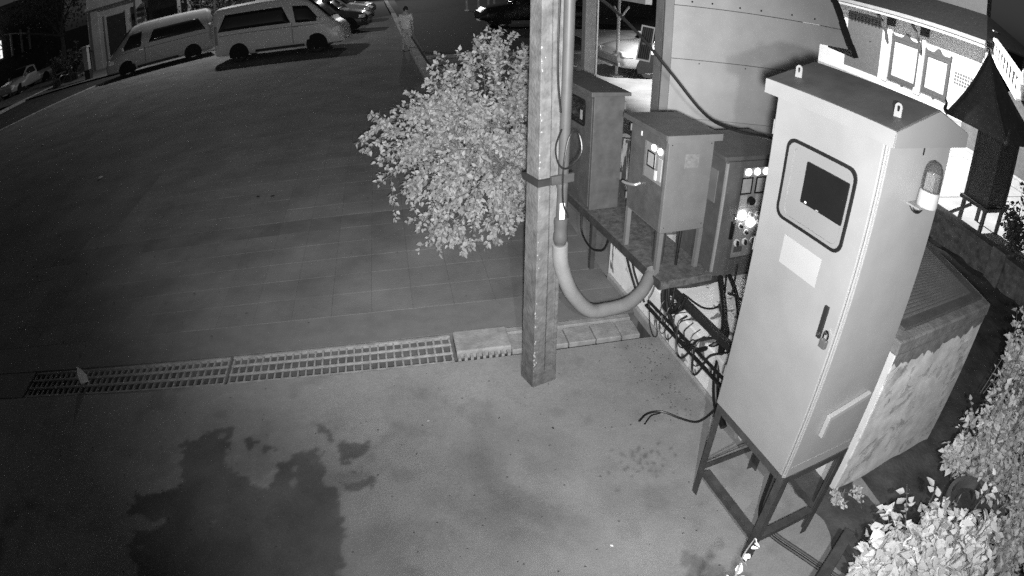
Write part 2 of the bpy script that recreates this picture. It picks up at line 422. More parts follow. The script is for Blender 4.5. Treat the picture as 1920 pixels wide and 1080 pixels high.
# --- paved square beyond the drain: individual pavers near, the rest as one part
PAVE = mat('paver_concrete', .16, .9, .3, 1.3, .35, 55, rand=.05, place=True, detail=10)
PAVE_D = mat('paver_concrete_darker', .132, .9, .3, 1.8, .35, 55, rand=.08, place=True, detail=10)  # slightly darker tone for one row of pavers
sq = tag(MB().sheet([(-16.2, 4.385), (1.25, 4.385), (1.25, 19), (.45, 70), (-30, 70), (-11, 30.7), (-13.3, 26.3)], -.0035).build('square', mat('joint_sand', .125, .95, .4, 9)), kind='structure')
P = .395; cells = []
MB().box(-16, 2.1, 4.39, 4.855, -.02, .0005).build('edge_screed', mat('screed', .165, .9, .22, 3, .3, 50), sq)
for j in range(0, 62):
    for i in range(-44, 12):
        x0 = .05 + i * P; y0 = 4.86 + j * P
        lim = 2.12 if y0 < 11.6 else 1.0
        if x0 + P > lim: continue
        if x0 < -16 + max(0, (y0 - 20.6) * .52): continue
        if y0 > 20 and x0 > .6: continue
        cells.append((x0, y0))
cells.sort(key=lambda c: math.hypot(c[0] + P / 2, c[1]) + (3 if c[0] < -4.5 else 0))
pv = MB().box(.001, P - .001, .001, P - .001, -.03, 0)
near = pv.build('paver', PAVE, sq, bevel=.0018, seg=1); near.location = (*cells[0], 0)
for c in cells[1:300]:
    o = dup(near, sq, (c[0], c[1], random.uniform(-.0012, .0008)), (random.uniform(-.0015, .0015), random.uniform(-.0015, .0015), 0))
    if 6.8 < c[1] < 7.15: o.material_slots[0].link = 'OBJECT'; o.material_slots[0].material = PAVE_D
rest = MB()
for c in cells[300:]:
    z = random.uniform(-.001, .0006)
    rest.box(c[0] + .001, c[0] + P - .001, c[1] + .001, c[1] + P - .001, -.011, z)
PAVE2 = mat('paver_concrete_far', .15, .9, .34, 1.1, .4, 30, detail=12)
tag(rest.build('paver_field', PAVE2, sq), kind='stuff')
tag(MB().sheet([(-30, 28.85), (.5, 28.85), (.4, 70), (-30, 70)], -.004).build('far_paving', PAVE2, sq), kind='stuff')

# --- yard right of the kerb: pale concrete near, dark asphalt beyond
tag(MB().sheet([(1.25, 11.6), (2.12, 4.385), (16, 4.385), (16, 19.4), (1.05, 19.4)], -.004).build('yard', mat('yard_concrete', .2, .9, .25, 1.5, .35, 40)), kind='structure')
tag(MB().sheet([(.9, 19.4), (40, 19.4), (40, 90), (-.1, 90)], -.02).build('asphalt_yard', mat('asphalt', .045, .85, .3, 2, .5, 60)), kind='structure')
tag(MB().sheet([(-60, 4), (-19, 4), (-16.2, 20.6), (-13.3, 26.3), (-11, 30.7), (-5, 90), (-60, 90)], -.09).build('road', mat('road_asphalt', .05, .85, .3, 1.5, .4, 50)), kind='structure')
KERB = mat('kerb_concrete', .36, .85, .3, 5, .4, 30, rand=.15)
kb = tag(MB().box(-.05, .05, -.2, .2, -.3, -.2).build('kerb', KERB), kind='structure'); kb.location = (1.05, 20, 0)
def kerb_run(parent, p, q, w, z0, z1, step=1.0, name='kerb_stone'):
    p, q = Vector((*p, 0)), Vector((*q, 0)); n = int((q - p).length / step); d = (q - p) / n; ang = math.atan2(d.y, d.x)
    st_ = None; Lc = d.length
    for i in range(n):
        c = p + d * (i + .5)
        if st_ is None:
            st_ = MB().box(-Lc / 2 + .006, Lc / 2 - .006, -w / 2, w / 2, z0, z1).build(name, KERB, parent, bevel=.015)
            o = st_
        else:
            o = dup(st_, parent)
        o.location = c - Vector(parent.location); o.location.z += random.uniform(-.012, .006); o.rotation_euler = (0, 0, ang + random.uniform(-.006, .006))
kerb_run(kb, (1.10, 13.2), (.02, 50), .26, -.1, .14, 1.15)
rk = tag(MB().box(-.05, .05, -.2, .2, -.3, -.2).build('road_kerb', KERB), kind='structure'); rk.location = (-14, 24, 0)
kerb_run(rk, (-18.0, 17.2), (-11.2, 30.4), .22, -.2, .015, 1.4)
kerb_run(rk, (-21.6, 25.0), (-17.6, 37.0), .22, -.2, .05, 1.4)

# --- bed of dark soil right of the plinth
xs, ys = np.linspace(2.3, 7.4, 70), np.linspace(-3, 6.2, 110)
X, Y = np.meshgrid(xs, ys); edge = np.clip((X - 2.3 - .12 * fbm(Y * 2, X * 2, 8)) * 6, 0, 1)
Z = -.02 + edge * (.03 + .03 * fbm(X * 3, Y * 3, 14)); ny, nx = X.shape
mb = MB(); mb.v = [tuple(p) for p in np.stack([X, Y, Z], -1).reshape(-1, 3)]
idx = np.arange(nx * ny).reshape(ny, nx); mb.f = [tuple(q) for q in np.stack([idx[:-1, :-1], idx[:-1, 1:], idx[1:, 1:], idx[1:, :-1]], -1).reshape(-1, 4).tolist()]
tag(mb.build('soil_bed', mat('dark_soil', .075, .95, .55, 4, .8, 35), smooth=True), kind='structure')
FORE = mat('forecourt_paving', .42, .8, .22, 1.2, .2, 30)
fc = tag(MB().sheet([(7.42, 3.0), (24, 3.0), (24, 26), (7.42, 26), (7.42, 8)], .002).build('forecourt', FORE), kind='structure')
for i, x in enumerate((13.0, 13.7, 14.4, 15.1, 15.8)):
    MB().box(x, x + .66, 6.5, 24, .004, .05 + i * .045).build('step', FORE, fc, bevel=.01)
for y in (6.6, 8.9, 11.2):
    MB().box(7.5, 12.9, y, y + .02, .0, .0045).build('joint', mat('joint_dark', .1), fc)

# ================================================================== POLE AND CONDUIT
PC = mat('pole_concrete', .12, .85, .42, 11, .6, 45)
pole = thing('concrete_pole', 'tall square concrete utility pole with worn corner and recessed face', 'pole', (.965, 3.655, 0), 18.6)
def psec(w, d, g):
    return [(-w, -d), (-w * .05, -d), (w * .12, -d + g), (w * .72, -d + g), (w * .8, -d), (w, -d), (w, d), (-w, d)]
mb = MB(); rings = []
for z, s in ((-.05, 1.0), (.12, 1.0), (.14, .965), (1.2, .88), (2.6, .76), (4.6, .62)):
    rings.append([(x, y, z) for x, y in psec(.108 * s, .09 * s, .0 if z < .13 else .02)])
for i in range(len(rings) - 1):
    n = 8; mb.add(rings[i] + rings[i + 1], [(j, (j + 1) % n, n + (j + 1) % n, n + j) for j in range(n)])
mb.add(rings[-1], [tuple(range(8))])
mb.build('shaft', PC, pole, bevel=.008)
# chipped pale aggregate along the near corner
chip = mat('bare_aggregate', .34, .9, .3, 60)
for k in range(75):
    z = random.uniform(.15, 2.7) if k > 12 else random.uniform(.1, .3); s = np.interp(z, [0, 1.2, 2.6], [1, .88, .76]) * .965
    x = -.108 * s + abs(random.gauss(0, .011)); r = random.uniform(.003, .008)
    o = MB().lathe([(0, -.4 * r), (r, 0), (0, .4 * r)], 5, axis='y').build('chip', chip, pole)
    o.location = (x, -.09 * s - .001, z); o.scale.z = random.uniform(.8, 2.2)
strap = MB(); ringplate(strap, [(-.112, -.1), (.112, -.1), (.112, .095), (-.112, .095)], [(-.09, -.078), (.09, -.078), (.09, .075), (-.09, .075)], 'z', 1.655, 1.70)
strap.build('strap', mat('strap_black', .03, .5, .3), pole)
MB().box(-.02, .155, -.125, -.1, 1.66, 1.72).build('strap_bracket', FRAME, pole, bevel=.003)

cond = thing('conduit_pipe', 'grey conduit pipe running up the right side of the concrete pole', 'pipe', (1.075, 3.60, 0))
MB().tube([(0.03, .02, 4.6), (.015, .01, 2.6), (0, 0, 1.36)], .036, 16, smooth=False).build('tube', PVC, cond, smooth=True)
MB().lathe([(.04, 1.62), (.04, 1.645), (.036, 1.65)], 16).build('joint_ring', PVC, cond, smooth=True)
MB().lathe([(.036, 1.40), (.048, 1.39), (.05, 1.36), (.047, 1.345), (.045, 1.29), (.05, 1.275), (.052, 1.235), (.046, 1.22), (.04, 1.21), (.04, 1.17)], 18).build('coupling', PVC, cond, smooth=True)
MB().box(-.022, .012, -.0385, -.036, 1.40, 1.52).build('white_label', WHITE, cond)
fx = MB(); path = catmull([Vector(p) for p in ((1.075, 3.60, 1.20), (1.095, 3.61, 1.02), (1.19, 3.64, .77), (1.36, 3.69, .56), (1.55, 3.76, .50), (1.74, 3.83, .485), (1.90, 3.93, .52), (2.02, 4.06, .565), (2.08, 4.14, .57))], 22)
fx.tube(path, [.055 + (.0025 if i % 2 else 0) for i in range(len(path))], 16, smooth=False)
one('flexible_conduit', fx, mat('ribbed_conduit', .20, .55, .15, 8, .1, 60), 'fat ribbed flexible conduit hanging in a loop from pole to shelf', 'conduit', smooth=True)
one('cable', MB().tube([(1.01, 3.53, 2.95), (1.0, 3.52, 2.6), (1.005, 3.52, 2.35), (1.03, 3.53, 2.15)], .007, 6), CABLE, 'thin black cable running down between pole and conduit near the top', 'cable')
one('cable', MB().tube([(1.03, 3.5, 2.05), (.98, 3.45, 1.95), (1.0, 3.44, 1.84), (1.07, 3.47, 1.80), (1.17, 3.52, 1.88), (1.16, 3.56, 2.0), (1.09, 3.53, 1.99), (1.05, 3.5, 1.8), (1.06, 3.52, 1.55), (1.11, 3.55, 1.42)], .006, 6), CABLE, 'small coil of black cable looped at the conduit above the strap', 'cable')
one('cable', MB().tube([(1.05, 3.63, 2.78), (1.25, 3.9, 2.86), (1.55, 4.35, 2.82), (1.95, 4.6, 2.55), (2.28, 4.55, 2.2), (2.5, 4.35, 1.92), (2.62, 4.1, 1.86), (2.9, 3.75, 1.87)], .013, 7), CABLE, 'long black cable arcing from pole down across the pale hoarding', 'cable')

# ================================================================== LOW WALLS, PLINTH, SHELF
PEEL = peel('peeling_whitewash', .9, .2, .425, 3.4, (1, 1.4, .8), .15)
PEEL2 = peel('streaked_whitewash', .72, .1, .53, 5.0, (1, 2.2, .35))
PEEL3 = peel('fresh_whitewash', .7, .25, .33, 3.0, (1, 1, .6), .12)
lw = thing('low_wall', 'low whitewashed wall with flaking paint behind the black cables', 'wall', (2.05, 5.1, 0), 4.5)
MB().box(0, 1.2, -2.55, 0, -.05, .41).build('masonry', PEEL, lw, bevel=.012)
MB().box(-.035, 0, -2.5, -.05, -.05, .06).build('footing', M_CONC(), lw, bevel=.015)
lw2 = thing('wall_pier', 'small whitewashed pier end showing just right of the pole', 'pier', (2.13, 6.85, 0), 4.5)
MB().box(0, .4, 0, 1.4, -.05, .52).build('masonry', PEEL2, lw2, bevel=.012)
bw_ = thing('back_wall', 'streaked dirty white wall seen in gap between grey boxes', 'wall', (2.92, 3.55, 0), 6.7)
MB().box(0, .14, 1.9, 4.2, -.05, 1.08).build('masonry', PEEL2, bw_, bevel=.01)

pl = thing('masonry_plinth', 'whitewashed masonry plinth behind cabinet with ribbed grille on top', 'plinth', (2.69, 1.88, 0))
foot = [(0, 0), (1.24, .15), (1.46, 1.12), (1.36, 1.4), (-.16, 1.32)]
MB().prism(foot, 'z', -.05, 1.2).build('body', peel('plinth_whitewash', .86, .5, .42, 5.0, (1, 1, 1), .35), pl, bevel=.012)
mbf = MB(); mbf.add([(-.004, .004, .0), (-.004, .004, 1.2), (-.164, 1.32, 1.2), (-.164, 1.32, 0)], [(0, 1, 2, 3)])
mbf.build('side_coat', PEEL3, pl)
MB().prism([(-.008, -.01), (1.255, .14), (1.475, 1.13), (1.37, 1.41), (-.17, 1.33)], 'z', 1.2, 1.3).build('cap', mat('cap_concrete', .2, .9, .4, 9, .5, 50), pl, bevel=.012)
rr = np.random.default_rng(4); dk = [(0.0, 0.0)]
e0 = Vector((0, -.0025, 0)); ex = Vector((1.24, .15, 0)).normalized(); top_ = []; n_ = 60
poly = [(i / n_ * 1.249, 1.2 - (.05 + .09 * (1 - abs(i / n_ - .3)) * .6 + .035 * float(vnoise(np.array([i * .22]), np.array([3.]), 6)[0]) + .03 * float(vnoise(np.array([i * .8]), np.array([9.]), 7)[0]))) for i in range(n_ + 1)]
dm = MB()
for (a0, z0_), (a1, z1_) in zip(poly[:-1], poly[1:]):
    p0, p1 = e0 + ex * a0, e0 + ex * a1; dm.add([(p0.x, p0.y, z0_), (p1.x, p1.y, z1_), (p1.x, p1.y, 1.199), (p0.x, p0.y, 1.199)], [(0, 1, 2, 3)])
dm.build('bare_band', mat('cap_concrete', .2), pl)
# grille lid on top
gt = MB(); gp = [(.10, .08), (1.20, .215), (1.40, 1.09), (.0, 1.25)]
gt.prism(gp, 'z', 1.302, 1.325); gl = gt.build('grille_lid', STEEL_D, pl, bevel=.004)
A_, B_, C_, D_ = [Vector((*q, 1.327)) for q in ((.16, .16), (1.10, .28), (1.28, 1.02), (.08, 1.17))]
for i in range(26):
    t = (i + .5) / 26
    MB().bar(A_.lerp(D_, t), B_.lerp(C_, t), .018, .014).build('slat', STEEL_G, gl)

SH = thing('equipment_shelf', 'rusty angle-iron shelf carrying the grey switch boxes', 'shelf', (2.062, 4.056, 0), 6.7)
MB().box(-.03, .50, -.14, 2.9, .575, .592).build('plate', RUST, SH)
MB().box(-.045, -.03, -.16, 2.9, .535, .605).build('side_angle', FRAME, SH)
MB().box(-.03, .50, -.16, -.142, .535, .605).build('end_angle', RUST, SH)
for y in (-.1, 1.2, 2.7):
    MB().box(-.02, .03, y, y + .05, -.0, .574).build('post', FRAME, SH) if y > 1 else MB().box(.02, .06, y, y + .04, .555, .574).build('pad', FRAME, SH)
# litter on the shelf
for k in range(30):
    x, y = random.uniform(.0, .4), random.uniform(.7, 1.2); r = random.uniform(.006, .02)
    o = MB().lathe([(0, -r * .5), (r, 0), (0, r * .5)], 6).build('debris', mat('debris', .06, .9, .5), SH); o.location = (x, y, .595); o.scale = (1, random.uniform(.6, 1.6), .6)
one('channel_bar', MB().bar((2.18, 3.92, .50), (2.31, 2.55, .54), .055, .06), mat('bar_black', .025, .5, .3), 'thick dark steel channel running from shelf end behind cabinet', 'steel bar', bevel=.004)

# ================================================================== SWITCH BOXES ON THE SHELF
WIN_BACK = mat('meter_panel', .24, .6, .15, 10)
LAMP_ON = emit('indicator_lit', .9, 5.0)
LAMP_BIG = emit('indicator_bright', .9, 12.0)
METER = mat('meter_face', .4, .4, .1, 20)
# box nearest the pole
b1 = thing('switch_box', 'tall dark grey switch box nearest the pole with oval window', 'switch box', (1.907, 5.403, .6), 6.7, 'switch boxes on the shelf')
MB().box(0, .33, 0, 1.0, 0, 1.2).build('body', STEEL_D, b1, bevel=.006)
MB().box(-.008, 0, .03, .97, .03, 1.17).build('door', STEEL_D, b1, bevel=.004)
MB().prism([(-.05, 1.2), (.38, 1.2), (.38, 1.235), (-.05, 1.25)], 'y', -.04, 1.05).build('roof', STEEL_D, b1, bevel=.005)
mb = MB(); ringplate(mb, rrect(.17, .56, .84, 1.12, .05), rrect(.19, .54, .86, 1.10, .04), 'x', -.014, -.008); mb.build('window_frame', BLACK, b1)
MB().prism(rrect(.19, .54, .86, 1.10, .04), 'x', -.011, -.008).build('window_pane', GLASS_D, b1)
MB().box(-.013, -.011, .24, .29, .90, 1.0).build('window_label', METER, b1)
MB().lathe([(.005, 0), (.006, .01), (0, .014)], 8, (.02, .6, 1.255)).build('roof_bolt', CHROME, b1)
for z in (1.05, .3): MB().box(.33, .36, .02, .05, z, z + .08).build('hinge', STEEL_G, b1)
# middle box with two lit lamps
b2 = thing('switch_box', 'grey switch box on legs with two lit lamps in its window', 'switch box', (2.062, 4.056, .6), 6.7, 'switch boxes on the shelf')
z0 = .37
MB().box(0, .44, 0, .6, z0, 1.18).build('body', STEEL_G, b2, bevel=.006)
dd = MB(); ringplate(dd, [(.02, z0 + .02), (.58, z0 + .02), (.58, 1.16), (.02, 1.16)], [(.045, .76), (.34, .76), (.34, 1.075), (.045, 1.075)], 'x', -.012, 0); dd.build('door', STEEL_D, b2, bevel=.003)
MB().prism([(-.06, 1.18), (.49, 1.18), (.49, 1.215), (-.06, 1.225)], 'y', -.045, .66).build('roof', STEEL_D, b2, bevel=.005)
MB().box(-.05, .48, -.05, -.046, 1.165, 1.222).build('roof_fascia', STEEL_G, b2)
wp = MB().box(-.005, -.001, .05, .335, .765, 1.07).build('meter_panel', WIN_BACK, b2)
for y, z in ((.105, 1.045), (.205, 1.048)): MB().lathe([(.028, 0), (.026, -.012), (.015, -.02), (0, -.022)], 12, (-.005, y, z), 'x').build('indicator_lamp', LAMP_ON, b2, smooth=True)
mt = MB().box(-.02, -.005, .17, .27, .885, 1.0).build('ammeter', METER, b2); mb = MB(); ringplate(mb, [(.16, .875), (.28, .875), (.28, 1.01), (.16, 1.01)], [(.172, .887), (.268, .887), (.268, .998), (.172, .998)], 'x', -.023, -.018); mb.build('bezel', BLACK, mt)
MB().box(-.015, -.005, .06, .12, .80, .99).build('voltmeter', METER, b2, bevel=.003)
MB().box(-.018, -.005, .13, .16, .79, .87).build('breaker', WHITE, b2, bevel=.003)
MB().tube([(-.012, .37, .68), (-.06, .38, .665), (-.1, .46, .655), (-.11, .5, .655)], .013, 8).build('door_handle', mat('zinc', .5, .35, .2, metal=.6), b2)
MB().box(-.016, -.01, .40, .415, 1.09, 1.13).build('latch_plate', WHITE, b2)
MB().box(.16, .30, -.0025, -.0005, .93, 1.05).build('faded_sticker', mat('faded', .2, .6, .3, 30), b2)
for z in (.45, 1.08): MB().cyl((-.006, .60, z), (-.006, .60, z + .06), .008).build('hinge', STEEL_G, b2)
for x, z in ((.03, .42), (.41, .42), (.03, 1.13), (.41, 1.13)): MB().lathe([(.006, 0), (.004, -.003), (0, -.004)], 8, (x, -.0005, z), 'y').build('screw', CHROME, b2)
for x, y in ((.0, .0), (.4, .0), (.0, .56), (.4, .56)): MB().box(x, x + .04, y, y + .04, -.005, z0).build('leg', STEEL_G, b2)
MB().tube([(.14, .2, 0), (.14, .2, z0)], .05, 14, smooth=False).build('riser_pipe', PVC, b2, smooth=True)
MB().tube([(.24, .05, .02), (.25, .06, .2), (.27, .08, .36)], .012, 6).build('riser_wire', CABLE, b2)
# box behind the cabinet with control panel
b3 = thing('control_box', 'grey control box half behind the cabinet with bright lit panel', 'control box', (2.648, 4.124, .4145 - .305 * 1.195), 6.7)
b3.scale = (1.195, 1.195, 1.195)
zb, zt = .305, 1.285
MB().box(0, .6, 0, .5, zb, zt).build('body', STEEL_D, b3, bevel=.006)
dd = MB(); ringplate(dd, [(.015, zb + .04), (.585, zb + .04), (.585, zt - .02), (.015, zt - .02)], [(.165, .48), (.45, .48), (.45, 1.21), (.165, 1.21)], 'y', -.018, -.001); dd.build('door', STEEL_D, b3, bevel=.003)
MB().box(-.001, .014, -.02, -.002, zb + .06, zt - .03).build('door_seal', mat('seal', .3, .6), b3)
MB().prism([(-.05, zt), (.66, zt), (.66, zt + .03), (-.05, zt + .03)], 'y', -.05, .56).build('roof', STEEL_D, b3, bevel=.005)
MB().box(.17, .445, -.006, -.002, .485, 1.205).build('panel', WIN_BACK, b3)
MB().box(.15, .47, -.03, -.018, .435, .478).build('drip_rail', STEEL_D, b3, bevel=.003)
for i in range(3): MB().lathe([(.027, 0), (.024, -.012), (0, -.02)], 12, (.215 + i * .085, -.006, 1.175), 'y').build('indicator_lamp', LAMP_ON, b3, smooth=True)
for x, z in ((.205, 1.075), (.345, 1.075)):
    q = MB().box(x - .042, x + .05, -.016, -.006, z - .06, z + .055).build('meter', METER, b3, bevel=.003)
    mb = MB(); ringplate(mb, [(x - .05, z - .068), (x + .058, z - .068), (x + .058, z + .063), (x - .05, z + .063)], [(x - .04, z - .058), (x + .048, z - .058), (x + .048, z + .053), (x - .04, z + .053)], 'y', -.019, -.013); mb.build('bezel', BLACK, q)
for x, z in ((.20, .95), (.36, .95)): MB().box(x - .035, x + .04, -.01, -.006, z - .045, z + .045).build('name_plate', mat('grey_plate', .38, .5, .15, 20), b3)
MB().lathe([(.034, 0), (.03, -.03), (0, -.034)], 10, (.275, -.008, .95), 'y').build('selector_switch', BLACK, b3, smooth=True)
for i, (x, z) in enumerate(((.216, .837), (.312, .77))):
    MB().lathe([(.036, 0), (.034, -.018), (.02, -.034), (0, -.038)], 14, (x, -.006, z), 'y').build('bright_lamp', LAMP_BIG, b3, smooth=True)
for x, z in ((.30, .837), (.37, .835), (.39, .76), (.22, .75), (.285, .69)):
    q = MB().lathe([(.022, 0), (.022, -.006)], 12, (x, -.006, z), 'y').build('push_button', WHITE, b3); MB().lathe([(.014, 0), (.012, -.02), (0, -.024)], 10, (x, -.012, z), 'y').build('cap', BLACK if z < .76 else STEEL_G, q, smooth=True)
for i in range(3):
    x = .212 + i * .079; q = MB().lathe([(.028, 0), (.028, -.008)], 14, (x, -.006, .61), 'y').build('rotary_switch', WHITE, b3); MB().box(x - .008, x + .008, -.034, -.012, .59, .63).build('knob', BLACK, q, bevel=.003)
MB().box(.195, .275, -.012, -.006, .53, .575).build('name_plate', STEEL_D, b3)
MB().tube([(.13, -.03, .79), (.115, -.05, .85), (.09, -.045, .88)], .009, 6).build('door_handle', CHROME, b3); MB().box(.115, .14, -.034, -.018, .66, .80).build('lock_plate', BLACK, b3)
MB().box(-.006, 0, .07, .17, .92, 1.17).build('side_hatch', STEEL_G, b3, bevel=.004)
for k, x in enumerate((.07, .14)): MB().cyl((x + .45, -.012, zt + .03), (x + .47, -.06, zt + .07), .03, .04, 12).build('roof_knob', BLACK, b3, smooth=True) if k == 0 else None

# ---- cables and pipes under the boxes
def cab(pts, r, label, name='cable', m=CABLE, cat='cable', n=7): return one(name, MB().tube(pts, r, n), m, label, cat, smooth=True)
cab([(2.06, 4.1, .30), (2.09, 3.72, .32), (2.125, 3.2, .36), (2.165, 2.62, .40)], .014, 'upper of two parallel black pipes along the whitewashed wall', 'pipe', CABLE, 'pipe')
cab([(2.055, 4.12, .245), (2.085, 3.72, .262), (2.12, 3.2, .295), (2.16, 2.62, .33)], .017, 'lower of two parallel black pipes along the whitewashed wall', 'pipe', CABLE, 'pipe')
cab([(2.2, 4.0, .50), (2.4, 3.98, .50), (2.62, 4.05, .47), (2.72, 4.1, .45)], .03, 'thick dark pipe under the control box from shelf corner', 'pipe', FRAME, 'pipe', 12)
cab([(2.14, 4.0, .56), (2.11, 3.92, .40), (2.12, 3.82, .36), (2.13, 3.74, .42), (2.15, 3.70, .55)], .020, 'short black cable loop nearest the shelf corner', n=8)
cab([(2.16, 3.97, .56), (2.12, 3.86, .42), (2.125, 3.72, .30), (2.14, 3.52, .26), (2.17, 3.34, .30), (2.24, 3.22, .42), (2.4, 3.3, .45), (2.55, 3.7, .44)], .020, 'long sagging black cable crossing in front of flaking wall', n=8)
cab([(2.15, 3.93, .55), (2.12, 3.84, .46), (2.12, 3.74, .41), (2.13, 3.66, .47), (2.16, 3.64, .6)], .013, 'thin second black cable loop by shelf corner')
cab([(2.18, 3.88, .55), (2.14, 3.8, .45), (2.14, 3.7, .44), (2.16, 3.62, .52)], .012, 'smallest inner cable loop under shelf end')
cab([(2.75, 4.08, .47), (2.62, 3.8, .48), (2.45, 3.45, .47), (2.28, 3.16, .42), (2.19, 3.02, .28), (2.16, 2.88, .12), (2.15, 2.7, .05)], .028, 'thick black cable dropping from control box to the floor', n=10)
cab([(2.85, 4.08, .48), (2.74, 3.75, .47), (2.5, 3.28, .46), (2.3, 3.0, .44), (2.2, 2.86, .3), (2.17, 2.7, .12)], .02, 'second black cable dropping beside the thick one', n=9)
cab([(2.8, 4.06, .5), (2.6, 3.75, .43), (2.4, 3.7, .43), (2.25, 3.85, .5)], .009, 'thin black wire slung under the control box')
cab([(2.9, 4.06, .6), (2.72, 3.8, .48), (2.62, 3.7, .55), (2.66, 3.45, .6), (2.8, 3.3, .6)], .009, 'thin wire curling under right edge of control box')
cab([(2.0, 4.6, .56), (1.995, 4.45, .45), (2.005, 4.3, .33), (2.03, 4.2, .22)], .011, 'outer vertical black wire by the conduit end')
cab([(2.03, 4.52, .56), (2.02, 4.4, .45), (2.03, 4.28, .35), (2.05, 4.16, .25)], .010, 'inner vertical black wire by the conduit end')
cab([(1.87, 5.5, .56), (1.85, 5.42, .36), (1.88, 5.2, .28), (1.93, 4.98, .36), (1.94, 4.85, .55)], .010, 'thin black cable drooping below left rim of shelf')
cab([(2.04, 4.02, .25), (2.05, 3.98, .12), (2.06, 3.9, .06), (2.06, 3.84, .12), (2.05, 3.88, .24)], .005, 'thin wire ring hanging at wall by drain end')
cab([(2.1, 2.72, .34), (2.06, 2.75, .2), (1.98, 2.8, .06), (1.9, 2.9, .015), (1.78, 3.02, .012), (1.66, 3.03, .012), (1.57, 2.97, .010)], .009, 'loose black cable end lying on the concrete floor')
cab([(1.76, 3.01, .012), (1.68, 3.0, .012), (1.60, 2.93, .010)], .006, 'short black cable strand beside the loose cable end')
WL = ['drooping', 'looped', 'slack', 'crossing', 'curled', 'coiled', 'hanging', 'twisted', 'stray', 'bent']
WH = ['nearest the shelf corner', 'over the dark channel bar', 'against the flaking wall', 'behind the parallel wall pipes', 'next to the control box foot', 'just left of the cabinet', 'beside the thick cable drop', 'below the shelf end angle', 'near the wall top edge', 'low on the white wall']
for k in range(7):
    y0 = 3.9 - k * .10; dy = random.uniform(.18, .42); lo = random.uniform(.12, .34); x = 2.075 + (3.9 - y0) * .08 - random.uniform(0, .03)
    cab([(x + .1, y0, .45), (x + .02, y0 - .02, .40), (x, y0 - dy * .3, lo + .05), (x + .005, y0 - dy * .55, lo), (x + .01, y0 - dy * .85, lo + .09), (x + .05, y0 - dy, .42), (x + .2, y0 - dy - .03, .45)], random.choice((.004, .005, .007, .009)), 'thin %s black wire %s' % (WL[k], WH[k]))
for k in range(5):
    o = one('pipe_clamp', MB().box(-.012, .012, -.02, .02, -.05, .05), CHROME, ['pale clamp at far end of the black wall pipes', 'pale clamp second along the black wall pipes', 'pale clamp midway along the black wall pipes', 'pale clamp fourth along the black wall pipes', 'pale clamp on black pipes next to cabinet'][k], 'clamp', 'pipe clamps')
    t = k / 5; o.location = (2.058 + t * .1, 4.08 - t * 1.3, .275 + t * .08); o.rotation_euler = (0, 0, R(5)); o.scale = (.9, .5, .8)

# ================================================================== THE BIG CABINET
cb = thing('control_cabinet', 'large cream steel control cabinet on angle-iron stand with gabled roof', 'cabinet', (1.776, 1.580, 0), 7.7)
W, D, ZB, ZT = .665, .525, .79, 2.6
MB().box(0.0, D, 0, W, ZB, ZT).build('body', CREAM, cb, bevel=.006)
door = MB().box(-.018, -.002, .018, W - .004, ZB + .018, ZT - .004).build('door', CREAM, cb, bevel=.006)
MB().box(-.012, -.0015, .003, .012, ZB + .01, ZT - .005).build('door_edge_trim', mat('trim_bright', .33, .3, .03), cb)
# viewing window: black gasket, cream inner plate, touch screen
mb = MB(); ringplate(mb, rrect(.115, .55, 2.045, 2.43, .05), rrect(.130, .535, 2.06, 2.415, .042), 'x', -.026, -.018); mb.build('window_gasket', BLACK, door)
mb = MB(); ringplate(mb, rrect(.130, .535, 2.06, 2.415, .042), rrect(.150, .50, 2.075, 2.40, .038), 'x', -.0235, -.018); mb.build('window_plate', CREAM2, door)
MB().prism(rrect(.151, .499, 2.076, 2.399, .037), 'x', -.0205, -.018).build('window_plate', CREAM2, door)
scr = MB().prism(rrect(.145, .405, 2.172, 2.362, .006), 'x', -.030, -.0206).build('touch_screen', GLASS_D, door, bevel=.003)
MB().box(-.0312, -.030, .365, .375, 2.180, 2.187).build('screen_led', emit('screen_led', .9, 2.0), scr)
MB().box(-.0312, -.030, .285, .30, 2.176, 2.180).build('screen_mark', METER, scr)
MB().box(-.0195, -.018, .21, .465, 1.84, 1.982).build('paper_notice', mat('paper', .36, .8, .03, 8), door)
h = MB().prism(rrect(.088, .113, 1.645, 1.81, .004), 'x', -.032, -.018).build('swing_handle', mat('black_plastic', .02, .4, .2), door, bevel=.003)
MB().lathe([(.008, 0), (.008, -.004), (0, -.005)], 10, (-.032, .1, 1.668), 'x').build('key_lock', CHROME, h)
pk = MB().box(-.052, -.03, .028, .066, 1.628, 1.672).build('padlock', mat('brass', .16, .4, .2, metal=.5), door, bevel=.005)
MB().tube([(-.041, .034, 1.67), (-.041, .034, 1.70), (-.041, .047, 1.716), (-.041, .060, 1.70), (-.041, .060, 1.67)], .0045, 8).build('shackle', CHROME, pk, smooth=True)
MB().box(-.05, -.018, .042, .052, 1.70, 1.712).build('hasp', CHROME, door)
for z in (1.0, 1.8, 2.4): MB().cyl((-.006, W + .004, z), (-.006, W + .004, z + .07), .007).build('hinge', CREAM2, cb)
